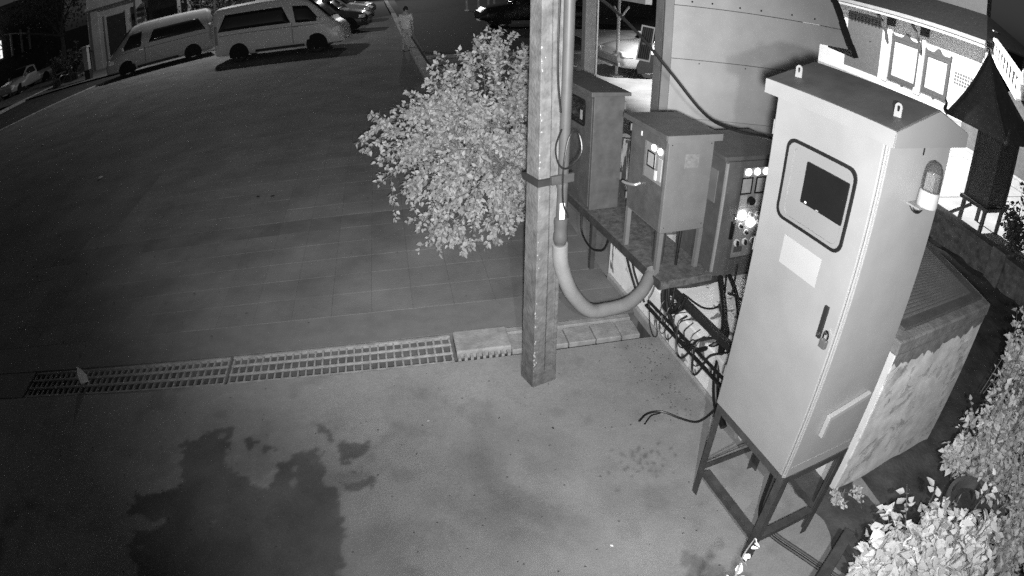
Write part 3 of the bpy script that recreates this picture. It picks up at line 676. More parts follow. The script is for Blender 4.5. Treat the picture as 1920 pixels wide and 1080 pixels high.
# roof
rf = MB(); pr = [(-.05, ZT), (D + .05, ZT), (D + .05, ZT + .055), (D / 2, 2.75), (-.05, ZT + .055)]
rf.prism(pr, 'y', -.05, W + .05); roof = rf.build('roof', ROOFC, cb, bevel=.004)
MB().box(-.0545, -.0505, -.05, W + .05, ZT - .012, ZT + .054).build('front_fascia', CREAM, roof)
MB().prism([(-.05, ZT - .012), (D + .05, ZT - .012), (D + .05, ZT + .052), (D / 2, 2.743), (-.05, ZT + .052)], 'y', -.0545, -.0508).build('gable_plate', CREAM2, roof)
for y in (.03, W - .05):
    mb = MB(); out = [(-.022, 0)] + [(.022 * math.cos(R(180 - a)), .05 + .022 * math.sin(R(180 - a))) for a in range(0, 181, 20)] + [(.022, 0)]
    inn = [(-.006, .03)] + [(.009 * math.cos(R(180 - a)), .05 + .009 * math.sin(R(180 - a))) for a in range(0, 181, 20)] + [(.006, .03)]
    ringplate(mb, out, inn, 'x', -.003, .003); o = mb.build('lifting_lug', CREAM, cb); o.location = (.055, y, 2.685); o.rotation_euler = (0, 0, R(12)); o.scale = (.8, .78, .82)
# stand
lg = .045
def angle(mb, p, q, s=.045, t=.006, ax=(1, 0, 0), ay=(0, 1, 0)):
    p, q, ax, ay = Vector(p), Vector(q), Vector(ax), Vector(ay)
    sec = [Vector((0, 0)), Vector((s, 0)), Vector((s, t)), Vector((t, t)), Vector((t, s)), Vector((0, s))]
    vs = [p + ax * c.x + ay * c.y for c in sec] + [q + ax * c.x + ay * c.y for c in sec]
    mb.add(vs, [tuple(range(6))[::-1], tuple(range(6, 12))] + [(i, (i + 1) % 6, 6 + (i + 1) % 6, 6 + i) for i in range(6)]); return mb
for x, y in ((0, 0), (0, W), (D, 0), (D, W)):
    sx, sy = (1 if x == 0 else -1), (1 if y == 0 else -1)
    angle(MB(), (x, y, 0), (x, y, ZB), .05, .006, (sx, 0, 0), (0, sy, 0)).build('leg', FRAME, cb)
for z, s in ((ZB - .05, .05), (.20, .045)):
    MB().box(-.002, .004, .052, W - .052, z, z + s - .002).build('rail', FRAME, cb); MB().box(.004, .05, .052, W - .052, z + s - .008, z + s - .003).build('rail_flange', FRAME, cb)
    MB().box(.052, D - .052, -.002, .004, z, z + s - .002).build('rail', FRAME, cb); MB().box(.052, D - .052, .004, .05, z + s - .008, z + s - .003).build('rail_flange', FRAME, cb)
    MB().box(.052, D - .052, W - .004, W + .002, z, z + s - .002).build('rail', FRAME, cb)
    MB().box(D - .004, D + .002, .052, W - .052, z, z + s - .002).build('rail', FRAME, cb)
MB().bar((.01, W * .97, .30), (.01, W * .5, ZB - .03), .006, .04, (1, 0, 0)).build('brace', FRAME, cb)
# side face (towards the camera's right): beacon, cable cover, slot
bc = MB().box(.22, .37, -.075, -.001, 2.322, 2.329).build('beacon_bracket', CREAM2, cb)
MB().lathe([(.0, 2.33), (.049, 2.33), (.051, 2.338), (.049, 2.392), (.046, 2.40), (0, 2.40)], 22, (.30, -.062, 0)).build('beacon_base', mat('beacon_white', .36, .4, .05), bc, smooth=True)
dome = bpy.data.materials.new('beacon_dome'); dome.use_nodes = True
pb = dome.node_tree.nodes['Principled BSDF']; pb.inputs['Base Color'].default_value = (.92, .92, .92, 1); pb.inputs['Transmission Weight'].default_value = .95; pb.inputs['Roughness'].default_value = .05; pb.inputs['IOR'].default_value = 1.12
MB().lathe([(.044, 2.401), (.046, 2.41), (.045, 2.47), (.040, 2.50), (.028, 2.52), (.012, 2.529), (0, 2.53)], 22, (.30, -.062, 0)).build('beacon_dome', dome, bc, smooth=True)
for k in range(5): MB().box(.279 + k * .009, .283 + k * .009, -.085, -.04, 2.403, 2.475).build('reflector_fin', WHITE, bc)
MB().tube([(.24, -.008, 2.325), (.25, -.03, 2.30), (.28, -.04, 2.292), (.31, -.045, 2.318)], .007, 7).build('beacon_wire', CABLE, bc)
MB().box(.268, .278, -.002, 0, 2.535, 2.57).build('side_slot', BLACK, cb)
MB().prism([(.135, 1.055), (.165, 1.055), (.165, 1.165), (.455, 1.215), (.455, 1.25), (.14, 1.195)], 'y', -.028, -.001).build('cable_cover', mat('cover_pale', .3, .4, .05), cb, bevel=.004)
MB().box(.02, D - .02, -.003, 0, ZB + .075, ZB + .078).build('side_fold', CREAM2, cb)
# things under and beside the cabinet
one('cardboard_sheet', MB().box(-.075, .075, -.11, .11, .0, .004), mat('card', .27, .8, .1, 6), 'crumpled pale paper sheet on the floor under the cabinet', 'paper').location = (1.93, 2.06, .012)
bpy.data.objects['cardboard_sheet'].rotation_euler = (0, R(2), R(35))
cab([(2.05, 1.95, .75), (2.03, 1.9, .4), (2.02, 1.86, .12), (2.05, 1.75, .02), (2.2, 1.45, .015), (2.38, 1.1, .015)], .012, 'upper thin grey pipe from cabinet base across the ground', 'ground_pipe', PVC, 'pipe')
cab([(2.02, 1.94, .75), (2.0, 1.89, .4), (1.99, 1.85, .12), (2.02, 1.73, .02), (2.17, 1.43, .015), (2.35, 1.08, .015)], .012, 'lower thin black pipe from cabinet base across the ground', 'ground_pipe', CABLE, 'pipe')
# dark timber-like stand in the bottom corner
sd = thing('steel_trestle', 'dark steel trestle frame at bottom edge below the leafy shrub', 'trestle', (2.0, 1.0, 0))
MB().bar((-.28, -.02, .5), (.17, .26, .5), .07, .07).build('rail', FRAME, sd, bevel=.006)
MB().bar((.15, .25, .5), (.1, -.35, .55), .07, .06).build('rail', FRAME, sd, bevel=.006)
for p in ((-.28, -.02), (.17, .26), (.1, -.33)): MB().bar((*p, 0), (*p, .5), .05, .05).build('leg', FRAME, sd)

# ================================================================== PLANTS
LEAF = leafmat('leaf_bright', .43, .32)
LEAF_N = leafmat('leaf_near', .72, .25)
LEAF_D = leafmat('leaf_dim', .62, .35)
LEAF_T = leafmat('leaf_far', .10, .5)
BARK = mat('bark', .14, .9, .35, 20, .6, 40)
BP = [(1.33, 2.12), (1.13, 2.01), (.97, 1.94), (.69, 1.86), (.4, 1.65), (.16, 1.48), (-.09, 1.35), (-.27, 1.23), (-.16, 1.02), (-.24, .86), (-.3, .68), (-.15, .49), (.15, .52), (.26, .5), (.18, .22), (.38, .04), (.62, 0.0), (.84, .12), (1.0, .03), (1.19, .12), (1.35, .23), (1.59, .31), (1.78, 1.16), (1.81, 1.76), (1.59, 1.99)]
bush = thing('leafy_bush', 'big pale sprawling bush spilling over paving left of the pole', 'bush', (1.35, 6.7, 0))
A = np.array(BP); cl = []; tries = 0
def edge_d(x, z):
    d = 9.
    for i in range(len(A)):
        a, b_ = A[i], A[(i + 1) % len(A)]; t = np.clip(((x - a[0]) * (b_[0] - a[0]) + (z - a[1]) * (b_[1] - a[1])) / (np.sum((b_ - a) ** 2) + 1e-9), 0, 1)
        d = min(d, math.hypot(x - a[0] - t * (b_[0] - a[0]), z - a[1] - t * (b_[1] - a[1])))
    return d
pts_, dr_, stm = [], [], MB(); O_ = np.array([1.35, 6.7, 0])
def on_bush(x, z, back): return np.array([x, 5.74 + .65 * z - .22 * math.sqrt(min(edge_d(x, z), .5) / .5) + back, max(z, .05)])
while len(cl) < 235 and tries < 30000:
    tries += 1
    x, z = random.uniform(-.35, 1.85), random.uniform(0, 2.15)
    if not inpoly(np.array([x]), np.array([z]), BP)[0]: continue
    e = edge_d(x, z)
    if random.random() > .35 + .65 * math.exp(-e / .2): continue
    end = on_bush(x, z, random.random() ** 1.3 * .5); k = random.uniform(.45, .75)
    hub = np.array([1.15, 6.75, .75]); st0 = end + (hub - end) * k + rng.normal(size=3) * .08
    mid = (st0 + end) / 2 + np.array([0, -.03, .16 + .1 * random.random()])
    P_, D_2 = spray_points(st0, mid, end, 58, .045, .18); pts_.append(P_); dr_.append(D_2); cl.append(end)
    stm.tube([tuple(st0 - O_), tuple(mid * .5 + (st0 + end) * .25 - O_), tuple(end - O_)], [.006, .004, .002], 4, sub=3)
    if random.random() < .3: stm.tube([(random.gauss(0, .05), random.gauss(0, .05), 0), (random.gauss(-.1, .1), random.gauss(-.1, .1), .6), tuple(st0 - O_)], [.016, .011, .006], 5, sub=4)
for k in range(46):      # long stray shoots breaking the outline
    i = random.choice((0, 1, 2, 3, 4, 5, 6, 7, 8, 9, 10, 11, 12, 13, 14, 15, 16, 17, 18, 23, 24)); a, b_ = A[i], A[(i + 1) % len(A)]; p0 = a + (b_ - a) * random.random()
    nrm = np.array([-(b_ - a)[1], (b_ - a)[0]]); nrm /= np.linalg.norm(nrm) + 1e-9
    if inpoly(np.array([p0[0] + .02 * nrm[0]]), np.array([p0[1] + .02 * nrm[1]]), BP)[0]: nrm = -nrm
    Ls = random.uniform(.04, .17); yy = random.uniform(0, .25)
    end = np.array([p0[0] + nrm[0] * Ls - .03, 5.74 + .65 * p0[1] + yy, max(.04, p0[1] + nrm[1] * Ls)])
    st0 = np.array([p0[0] - nrm[0] * .3, end[1] + .12, max(.1, p0[1] - nrm[1] * .3)]); mid = (st0 + end) / 2 + np.array([0, 0, .07])
    P_, D_2 = spray_points(st0, mid, end, 34, .022, .1); pts_.append(P_); dr_.append(D_2)
    stm.tube([tuple(st0 - O_), tuple(mid * .5 + (st0 + end) * .25 - O_), tuple(end - O_)], [.004, .003, .0015], 4, sub=3)
ctr, dr_ = np.concatenate(pts_), np.concatenate(dr_); ok = ctr[:, 2] > .02
crown = leaves('crown', LEAF, ctr[ok] - O_, .052, bush, updir=(-.1, -.6, .55), dirs=dr_[ok], droop=.25)
tag(crown, kind='stuff')
stm.build('branches', BARK, bush)

def blob_shrub(name, label, blobs, n, size, m, root, cat='shrub', group=None, stems=10, updir=(-.35, -.15, .8), singles=0, per=22):
    """blobs: (x,y,z,rx,ry,rz,weight) in world metres; shoots arch from the root into each blob"""
    t = thing(name, label, cat, root, 0, group); R0 = np.array(root, float); w_ = np.array([b_[6] for b_ in blobs], float); w_ /= w_.sum()
    P, Dd, s = [], [], MB()
    for k in range(max(6, n // per)):
        b_ = blobs[rng.choice(len(blobs), p=w_)]; d = rng.normal(size=3); d /= np.linalg.norm(d)
        end = np.array(b_[:3]) + d * np.array(b_[3:6]) * rng.uniform(.1, 1.45) ** .7
        end[2] = max(end[2], .05); c0 = np.array(b_[:3]) * .7 + R0 * .3 + rng.normal(size=3) * .05; c0[2] = max(.03, min(c0[2], end[2]) - .6 * b_[5])
        mid = (c0 + end) / 2 + np.array([0, 0, .25 * b_[5]])
        p_, d_ = spray_points(c0, mid, end, per, size * .55, .25); P.append(p_); Dd.append(d_)
        s.tube([tuple(c0 - R0), tuple(mid * .5 + (c0 + end) * .25 - R0), tuple(end - R0)], [size * .07, size * .05, size * .025], 4, sub=3)
        if k < stems: s.tube([(random.gauss(0, .03), random.gauss(0, .03), 0), tuple((c0 - R0) * .4 + np.array([0, 0, .1])), tuple(c0 - R0)], [size * .25, size * .18, size * .08], 5, sub=3)
    P, Dd = np.concatenate(P), np.concatenate(Dd); k = P[:, 2] > .03; P, Dd = P[k], Dd[k]
    pick_ = np.zeros(len(P), bool)
    if singles: pick_[np.argsort(-(P - P.mean(0)) @ np.array([-.5, -.2, .85]) + rng.normal(size=len(P)) * .1)[:singles]] = True
    tag(leaves('crown', m, P[~pick_] - R0, size, t, updir=updir, dirs=Dd[~pick_], droop=.2), kind='stuff')
    if singles:
        var = [leaves('leaf', m, np.zeros((1, 3)), size * 1.05, t, updir=updir, outward=np.array([[-.2, -.2, .1]]), droop=.1) for _ in range(8)]
        for j, i_ in enumerate(np.nonzero(pick_)[0]):
            o_ = var[j] if j < 8 else dup(var[j % 8], t)
            o_.location = P[i_] - R0; o_.rotation_euler = (random.gauss(0, .35), random.gauss(0, .35), random.uniform(0, 6.28))
    s.build('stems', BARK, t)
    return t
blob_shrub('potted_shrub', 'bright dense leafy shrub filling the bottom right corner', [(2.34, .88, .78, .34, .30, .28, 3), (2.08, .95, .70, .16, .14, .18, .6), (2.6, .78, .82, .26, .28, .3, 1.4), (2.3, .62, 1.0, .3, .22, .22, 1.2), (1.98, .92, .72, .18, .14, .16, .5)], 3800, .054, LEAF_N, (2.35, .85, .2), singles=290)
blob_shrub('climbing_shrub', 'tall airy shrub beside the plinth at the right edge', [(3.85, 1.40, .80, .34, .28, .5, 2), (4.02, 1.66, 1.28, .26, .2, .3, 1.0), (3.66, 1.24, .55, .32, .26, .34, 1.5), (3.36, 1.46, .60, .16, .12, .16, .5), (4.3, 1.5, .9, .3, .3, .5, .8), (3.9, 1.05, .5, .35, .25, .35, 1)], 6200, .048, LEAF_D, (3.75, 1.4, 0), stems=24)
blob_shrub('potted_shrub', 'dimmer leafy shrub trailing along the lower right edge past the pot', [(3.35, .62, .62, .34, .2, .26, 2), (3.75, .85, .75, .28, .2, .32, 1.2), (3.05, .5, .55, .26, .18, .2, 1)], 3600, .046, LEAF_D, (3.3, .6, .1))
blob_shrub('weed', 'small weed sprouting at the foot of the plinth corner', [(2.62, 1.77, .08, .12, .09, .08, 1), (2.8, 1.79, .06, .1, .06, .06, .6)], 260, .032, LEAF_D, (2.66, 1.78, 0), 'weed', stems=4)
pt = thing('plant_pot', 'wide dark round plant pot half hidden among shrubs', 'pot', (3.27, 1.03, 0))
MB().lathe([(.17, 0), (.19, .02), (.24, .42), (.265, .44), (.265, .475), (.235, .475), (.225, .40), (0, .39)], 28).build('bowl', mat('pot_clay', .12, .7, .3, 6, .2, 40), pt, smooth=True)
MB().lathe([(.0, .395), (.222, .402)], 20).build('soil', mat('dark_soil', .05), pt)
tw = thing('leafy_twig', 'single bright twig reaching up at the bottom edge', 'twig', (.72, .52, 0))
MB().tube([(0, 0, 0), (.1, .15, .8), (.2, .3, 1.35), (.26, .37, 1.40), (.33, .42, 1.41)], [.012, .008, .005, .003, .002], 5).build('stem', BARK, tw)
q = []
for k in range(13):
    t = k / 12; q.append((.16 + .17 * t + random.gauss(0, .012), .25 + .17 * t + random.gauss(0, .012), 1.36 + .05 * t))
for p_ in q: leaves('leaf', LEAF_N, np.array([p_]), .036, tw, spread=.8, droop=-.2)
tw2 = thing('leafy_twig', 'small twig tip cut by the bottom frame edge', 'twig', (.60, .62, 0))
MB().tube([(0, 0, 0), (.12, .1, .9), (.24, .16, 1.38)], [.01, .006, .003], 5).build('stem', BARK, tw2)
for k in range(7): leaves('leaf', LEAF_N, np.array([(.24 + random.gauss(0, .02), .17 + random.gauss(0, .02), 1.38 + random.gauss(0, .01))]), .036, tw2, spread=.8, droop=-.2)
# ivy of small leaves at plinth foot / ground litter
for i, (x, y, lab, v) in enumerate(((-5.9, 10.6, 'pale fallen leaf on the paving near the top left', .5), (-10.3, 15.2, 'faint pale leaf far left on the paving', .4), (-2.05, 8.25, 'left of two small dark droppings on the paving', .02), (-1.82, 8.2, 'right of two small dark droppings on the paving', .02), (.05, 3.3, 'tiny pale pebble on the concrete apron', .6), (.93, 3.05, 'tiny dark stone below the pole foot', .04), (1.02, 1.95, 'tiny white chip on the lower apron', .8))):
    r = (.07, .06, .035, .035, .008, .012, .012)[i]
    o = MB().lathe([(0, 0), (r * .8, .1 * r), (r, .3 * r), (r * .5, .55 * r), (0, .6 * r)], 8).build('fallen_leaf' if i < 2 else 'pebble', mat('litter%d' % i, v, .9, .3), smooth=True)
    o.location = (x, y, .003); o.scale.y = random.uniform(.5, .9); o.rotation_euler.z = random.uniform(0, 6); tag(o, lab, 'leaf' if i < 2 else 'pebble')
pp = MB(); pp.add([(-.045, 0, 0), (.045, .0, 0), (.05, .01, .07), (.02, .015, .14), (-.01, .01, .19), (-.045, .01, .09)], [(0, 1, 2, 3, 4, 5)])
o = one('paper_scrap', pp, mat('scrap', .8, .8, .1, 20), 'upright pale paper scrap stuck in the left drain grate', 'paper'); o.location = (-3.22, 4.16, -.01); o.rotation_euler = (0, 0, R(25))
md = o.modifiers.new('solid', 'SOLIDIFY'); md.thickness = .004

# loose grit and leaf crumbs swept over apron and paving
gr_ = MB()
for k in range(520):
    if k < 220: x, y = random.uniform(-3.5, 1.9), random.uniform(1.6, 3.9)
    elif k < 330: x, y = random.gauss(2.0, .06) - (random.random() ** 2) * .25, random.uniform(2.9, 3.9)
    else: x, y = random.uniform(-6, 1.8), random.uniform(4.5, 11)
    r = random.uniform(.003, .008) * (1 if y < 4.4 else 1.8); a_0 = random.uniform(0, 6)
    gr_.add([(x + r * math.cos(a_0 + q_ * 1.57) * (1 + .5 * (q_ % 2)), y + r * math.sin(a_0 + q_ * 1.57), .004) for q_ in range(4)] + [(x, y, .004 + r * .9)], [(0, 1, 4), (1, 2, 4), (2, 3, 4), (3, 0, 4)])
tag(gr_.build('grit', mat('grit_dark', .07, .9, .6, 3)), 'scattered dark grit and leaf crumbs over the concrete and paving', 'grit', kind='stuff')

# ================================================================== VEHICLES
TYRE = mat('tyre', .02, .8, .2, 20); RIM = mat('alloy', .42, .35, .2, 10); ARCH = mat('wheel_arch', .01, .9, .1)
LENS = mat('headlamp_lens', .75, .1, .05, 5, spec=.8); PLASTIC = mat('black_trim', .02, .6, .2)
def make_vehicle(name, label, cat, spec, loc, rz, group, paint):
    t = thing(name, label, cat, loc, rz, group)
    S = spec['sec']     # (x, ztop, zbot, halfwidth)
    fr = spec.get('fr', ((0, 0), (.86, 0), (.97, .06), (1, .16), (1, .48), (.97, .62), (.86, .90), (.74, .975), (.4, 1.0), (0, 1.0)))
    sx = [s[0] for s in S]
    def at(x): return [np.interp(x, sx, [s[k] for s in S]) for k in (1, 2, 3)]
    xs = sorted(set([round(v, 3) for v in np.linspace(sx[0], sx[-1], 44)] + sx))
    rings = []
    for x in xs:
        zt, zb_, hw = at(x); half = [(hw * a, zb_ + (zt - zb_) * b_) for a, b_ in fr]
        rings.append([(x, -y, z) for y, z in half] + [(x, y, z) for y, z in half[::-1][1:-1]])
    n = len(rings[0]); mb = MB(); mb.v = [p for r_ in rings for p in r_]
    mb.f = [(i * n + j, (i + 1) * n + j, (i + 1) * n + (j + 1) % n, i * n + (j + 1) % n) for i in range(len(rings) - 1) for j in range(n)]
    mb.f += [tuple(range(n)), tuple(range((len(rings) - 1) * n, len(rings) * n))[::-1]]
    mb.build('body', paint, t, smooth=True)
    def sidey(x, z):
        zt, zb_, hw = at(x); f_ = (z - zb_) / max(zt - zb_, .05)
        return hw * np.interp(f_, [q_[1] for q_ in fr[2:-1]], [q_[0] for q_ in fr[2:-1]])
    def patch(name_, poly, m, par, side, off=.008):
        xs_ = np.linspace(min(p[0] for p in poly), max(p[0] for p in poly), 10); vs = []; mbp = MB()
        P2 = poly + [poly[0]]
        cols = []
        for x in xs_:
            zz = []
            for (x0, z0), (x1, z1) in zip(P2[:-1], P2[1:]):
                if abs(x1 - x0) < 1e-6:
                    if abs(x - x0) < 1e-6: zz += [z0, z1]
                elif min(x0, x1) - 1e-6 <= x <= max(x0, x1) + 1e-6: zz.append(z0 + (z1 - z0) * (x - x0) / (x1 - x0))
            lo, hi = min(zz), max(zz)
            cols.append([(x, side * (sidey(x, lo + (hi - lo) * k / 5) + off), lo + (hi - lo) * k / 5) for k in range(6)])
        mbp.v = [p for c in cols for p in c]
        mbp.f = [(i * 6 + k, (i + 1) * 6 + k, (i + 1) * 6 + k + 1, i * 6 + k + 1) for i in range(len(cols) - 1) for k in range(5)]
        o_ = mbp.build(name_, m, par, smooth=True); md_ = o_.modifiers.new('solid', 'SOLIDIFY'); md_.thickness = .012; md_.offset = 0
        return o_
    for side in (-1, 1):
        for w_ in spec['windows']: patch('side_window', w_, GLASS_D, t, side)
        for c in spec.get('lines', ()): patch('door_seam', c, PLASTIC, t, side, .004)
        for c in spec.get('trims', ()): patch('sill_trim', c, PLASTIC, t, side, .006)
        for c in spec.get('handles', ()): MB().box(c[0], c[0] + .2, -.015, .015, c[1], c[1] + .03).build('door_handle', CHROME, t).location.y = side * (sidey(c[0], c[1]) + .015)
        for hx, hz, hl, hh in spec.get('heads', ()): patch('headlamp', [(hx - hl, hz), (hx, hz), (hx, hz + hh), (hx - hl, hz + hh * .8)], LENS, t, side, .012)
        for hx, hz, hl, hh in spec.get('tails', ()): patch('tail_lamp', [(hx, hz), (hx + hl, hz), (hx + hl, hz + hh), (hx, hz + hh)], mat('tail_lens', .25, .2, .1), t, side, .012)
        if 'mirror' in spec: mx_, mz_ = spec['mirror']; MB().box(mx_ - .06, mx_ + .06, 0, .2, mz_, mz_ + .17).build('mirror', paint, t, bevel=.03).location.y = side * sidey(mx_, mz_) - (.2 if side < 0 else 0)
    # windscreen and rear glass on the sloping top
    for nm, x0, x1, hw_ in spec['glass']:
        mbg = MB(); k = 8
        for i in range(k + 1):
            x = x0 + (x1 - x0) * i / k; z = at(x)[0]; w_ = hw_ * at(x)[2]
            mbg.v += [(x, -w_, z + .003), (x, -w_ * .5, z + .012), (x, w_ * .5, z + .012), (x, w_, z + .003)]
        mbg.f = [(i * 4 + j, (i + 1) * 4 + j, (i + 1) * 4 + j + 1, i * 4 + j + 1) for i in range(k) for j in range(3)]
        o_ = mbg.build(nm, GLASS_D, t, smooth=True); md_ = o_.modifiers.new('solid', 'SOLIDIFY'); md_.thickness = .01
    if 'bed' in spec:
        x0, x1, zz = spec['bed']; MB().box(x0, x1, -at((x0 + x1) / 2)[2] * .82, at((x0 + x1) / 2)[2] * .82, zz, zz + .012).build('cargo_bed', PLASTIC, t)
    xf, zf = spec['nose']
    MB().box(xf - .02, xf + .015, -.55, .55, zf, zf + .12).build('grille', PLASTIC, t, bevel=.01); MB().box(xf - .05, xf + .03, -.26, .26, zf - .22, zf - .12).build('number_plate', WHITE, t)
    MB().box(xf - .35, xf + .03, -.72, .72, spec['sec'][-1][2] - .02, spec['sec'][-1][2] + .12).build('bumper', spec.get('bump', paint), t, bevel=.04)
    r = spec['r']
    for wx_ in spec['axles']:
        for side in (-1, 1):
            hw = at(wx_)[2]
            mba = MB(); pts_ = [(wx_ + (r + .07) * math.cos(R(a)), r + (r + .07) * math.sin(R(a))) for a in range(-25, 206, 15)]
            mba.prism(pts_, 'y', side * (hw - .06), side * (hw + .004)); mba.build('wheel_arch', ARCH, t)
            w_ = bpy.data.objects.new('wheel', None); COL.objects.link(w_); w_.parent = t; w_.location = (wx_, side * (hw - .10), r)
            MB().lathe([(r * .62, -.1), (r * .93, -.1), (r, -.07), (r, .07), (r * .93, .1), (r * .62, .1), (r * .6, 0), (r * .62, -.1)], 26, axis='y').build('tyre', TYRE, w_, smooth=True)
            rm = MB().lathe([(r * .62, side * .085), (r * .56, side * .06), (r * .2, side * .07), (0, side * .09)], 22, axis='y').build('rim', spec.get('rim', PLASTIC), w_, smooth=True)
            sp_ = None
            for k in range(5):
                a = 2 * math.pi * k / 5 + .3; MB().bar((r * .12 * math.cos(a), side * .092, r * .12 * math.sin(a)), (r * .6 * math.cos(a), side * .092, r * .6 * math.sin(a)), .02, r * .13, (math.sin(a), 0, -math.cos(a))).build('spoke', RIM, w_)
    return t
P_WHITE = mat('van_paint', .5, .35, .05, 2, spec=.5); P_SILV = mat('van_paint_dull', .3, .4, .06, 2, spec=.5)
P_DARK = mat('dark_car_paint', .03, .3, .1, 2, spec=.5); P_GREY = mat('grey_car_paint', .2, .35, .1, 2, spec=.5); P_CAR = mat('white_car_paint', .3, .3, .04, 2, spec=.5)
def vanspec(long_window, rim):
    s = dict(sec=[(-2.66, 2.0, .38, .84), (-2.63, 2.14, .34, .92), (-2.5, 2.24, .3, .94), (-1.0, 2.28, .26, .94), (.6, 2.27, .26, .94), (1.05, 2.2, .26, .94), (1.35, 2.05, .26, .935), (1.7, 1.72, .27, .93), (2.05, 1.36, .28, .92), (2.25, 1.16, .29, .9), (2.45, 1.02, .3, .86), (2.58, .86, .32, .76), (2.62, .7, .34, .66)],
             windows=[[(-2.42, 1.3), (.62, 1.27), (.45, 1.93), (-2.36, 1.95)], [(.78, 1.24), (1.78, 1.22), (1.28, 1.86), (.70, 1.91)]],
             lines=[[(.66, .45), (.675, .45), (.675, 1.25), (.66, 1.25)], [(-2.4, 1.12), (1.9, 1.10), (1.9, 1.115), (-2.4, 1.135)]], trims=[[(-.9, .30), (1.1, .30), (1.1, .40), (-.9, .40)]],
             handles=[(.72, 1.08)], heads=[(2.5, .74, .3, .22)], tails=[(-2.58, .8, .12, .75)], mirror=(1.72, 1.2),
             glass=[('windscreen', 1.2, 2.1, .8)], nose=(2.60, .62), r=.345, axles=(-1.60, 1.59), rim=rim)
    if not long_window: s['windows'][0] = [(-2.3, 1.32), (.45, 1.32), (.2, 1.86), (-2.2, 1.88)]
    return s
make_vehicle('passenger_van', 'white high-roof passenger van facing right with five-spoke wheels', 'van', vanspec(True, PLASTIC), (-4.10, 24.2, 0), -7.7, 'vans parked on the square', P_WHITE)
make_vehicle('passenger_van', 'dimmer silver passenger van facing left behind the square', 'van', vanspec(False, RIM), (-10.75, 27.4, 0), 202.3, 'vans parked on the square', P_SILV)
suv = dict(sec=[(-2.2, 1.2, .4, .75), (-2.1, 1.55, .36, .88), (-1.7, 1.72, .32, .92), (.0, 1.76, .3, .93), (.45, 1.62, .3, .93), (.95, 1.2, .3, .93), (1.3, 1.1, .3, .92), (2.0, .98, .32, .88), (2.3, .8, .36, .75)],
           windows=[[(-1.95, 1.12), (.85, 1.12), (.35, 1.56), (-1.8, 1.58)]], heads=[(2.2, .72, .28, .16)], tails=[(-2.18, .9, .15, .25)], mirror=(.75, 1.1), glass=[('windscreen', .4, 1.0, .8)], nose=(2.27, .6), r=.37, axles=(-1.35, 1.4), rim=PLASTIC, bump=PLASTIC)
sedan = dict(sec=[(-2.25, .85, .35, .7), (-2.15, .95, .3, .8), (-1.6, 1.0, .24, .87), (-1.1, 1.25, .22, .88), (-.7, 1.40, .22, .88), (.25, 1.40, .22, .88), (.7, 1.15, .22, .88), (1.05, .93, .22, .88), (1.7, .86, .24, .86), (2.1, .76, .28, .8), (2.25, .6, .32, .68)],
             windows=[[(-1.2, .96), (.85, .93), (.3, 1.3), (-.75, 1.32)]], heads=[(2.16, .58, .3, .14)], tails=[(-2.2, .65, .2, .2)], mirror=(.75, .93), glass=[('windscreen', .28, 1.02, .8), ('rear_window', -1.5, -.72, .75)], nose=(2.22, .48), r=.31, axles=(-1.3, 1.38), rim=RIM, lines=[[(.2, .3), (.21, .3), (.21, .9), (.2, .9)]])
pick = dict(sec=[(-2.5, .95, .45, .8), (-2.45, 1.0, .42, .85), (-.6, 1.0, .38, .87), (-.5, 1.6, .36, .87), (.35, 1.66, .34, .87), (.95, 1.12, .34, .88), (1.3, 1.06, .34, .88), (2.1, .95, .36, .84), (2.35, .75, .4, .75)],
            windows=[[(-.42, 1.1), (.85, 1.1), (.35, 1.5), (-.4, 1.52)]], heads=[(2.26, .68, .25, .18)], tails=[(-2.48, .7, .12, .2)], mirror=(.75, 1.08), glass=[('windscreen', .38, .95, .8)], bed=(-2.4, -.65, 1.0), nose=(2.32, .55), r=.35, axles=(-1.5, 1.45), rim=RIM)
make_vehicle('parked_suv', 'dark sport utility car parked just beyond the white van', 'car', suv, (-3.05, 29.4, 0), -7, 'cars parked beyond the vans', P_DARK)
make_vehicle('parked_suv', 'pale roofed car third in the row behind the white van', 'car', suv, (-3.0, 33.8, 0), -5, 'cars parked beyond the vans', P_GREY)
make_vehicle('parked_car', 'farthest dark car in the row at the top edge', 'car', sedan, (-2.9, 38.2, 0), -5, 'cars parked beyond the vans', P_DARK)
make_vehicle('parked_car', 'white car under the carport with headlamp and front wheel showing', 'car', sedan, (8.05, 15.9, 0), 186, None, P_CAR)
make_vehicle('pickup_truck', 'small white pickup truck on the road at far left', 'pickup', pick, (-24.4, 35.2, -.09), 262, None, P_CAR)
make_vehicle('pickup_truck', 'black pickup truck in deep shade at top centre', 'pickup', dict(pick, heads=[]), (6.4, 27.6, -.02), 184, None, mat('black_paint', .012, .35, .1))

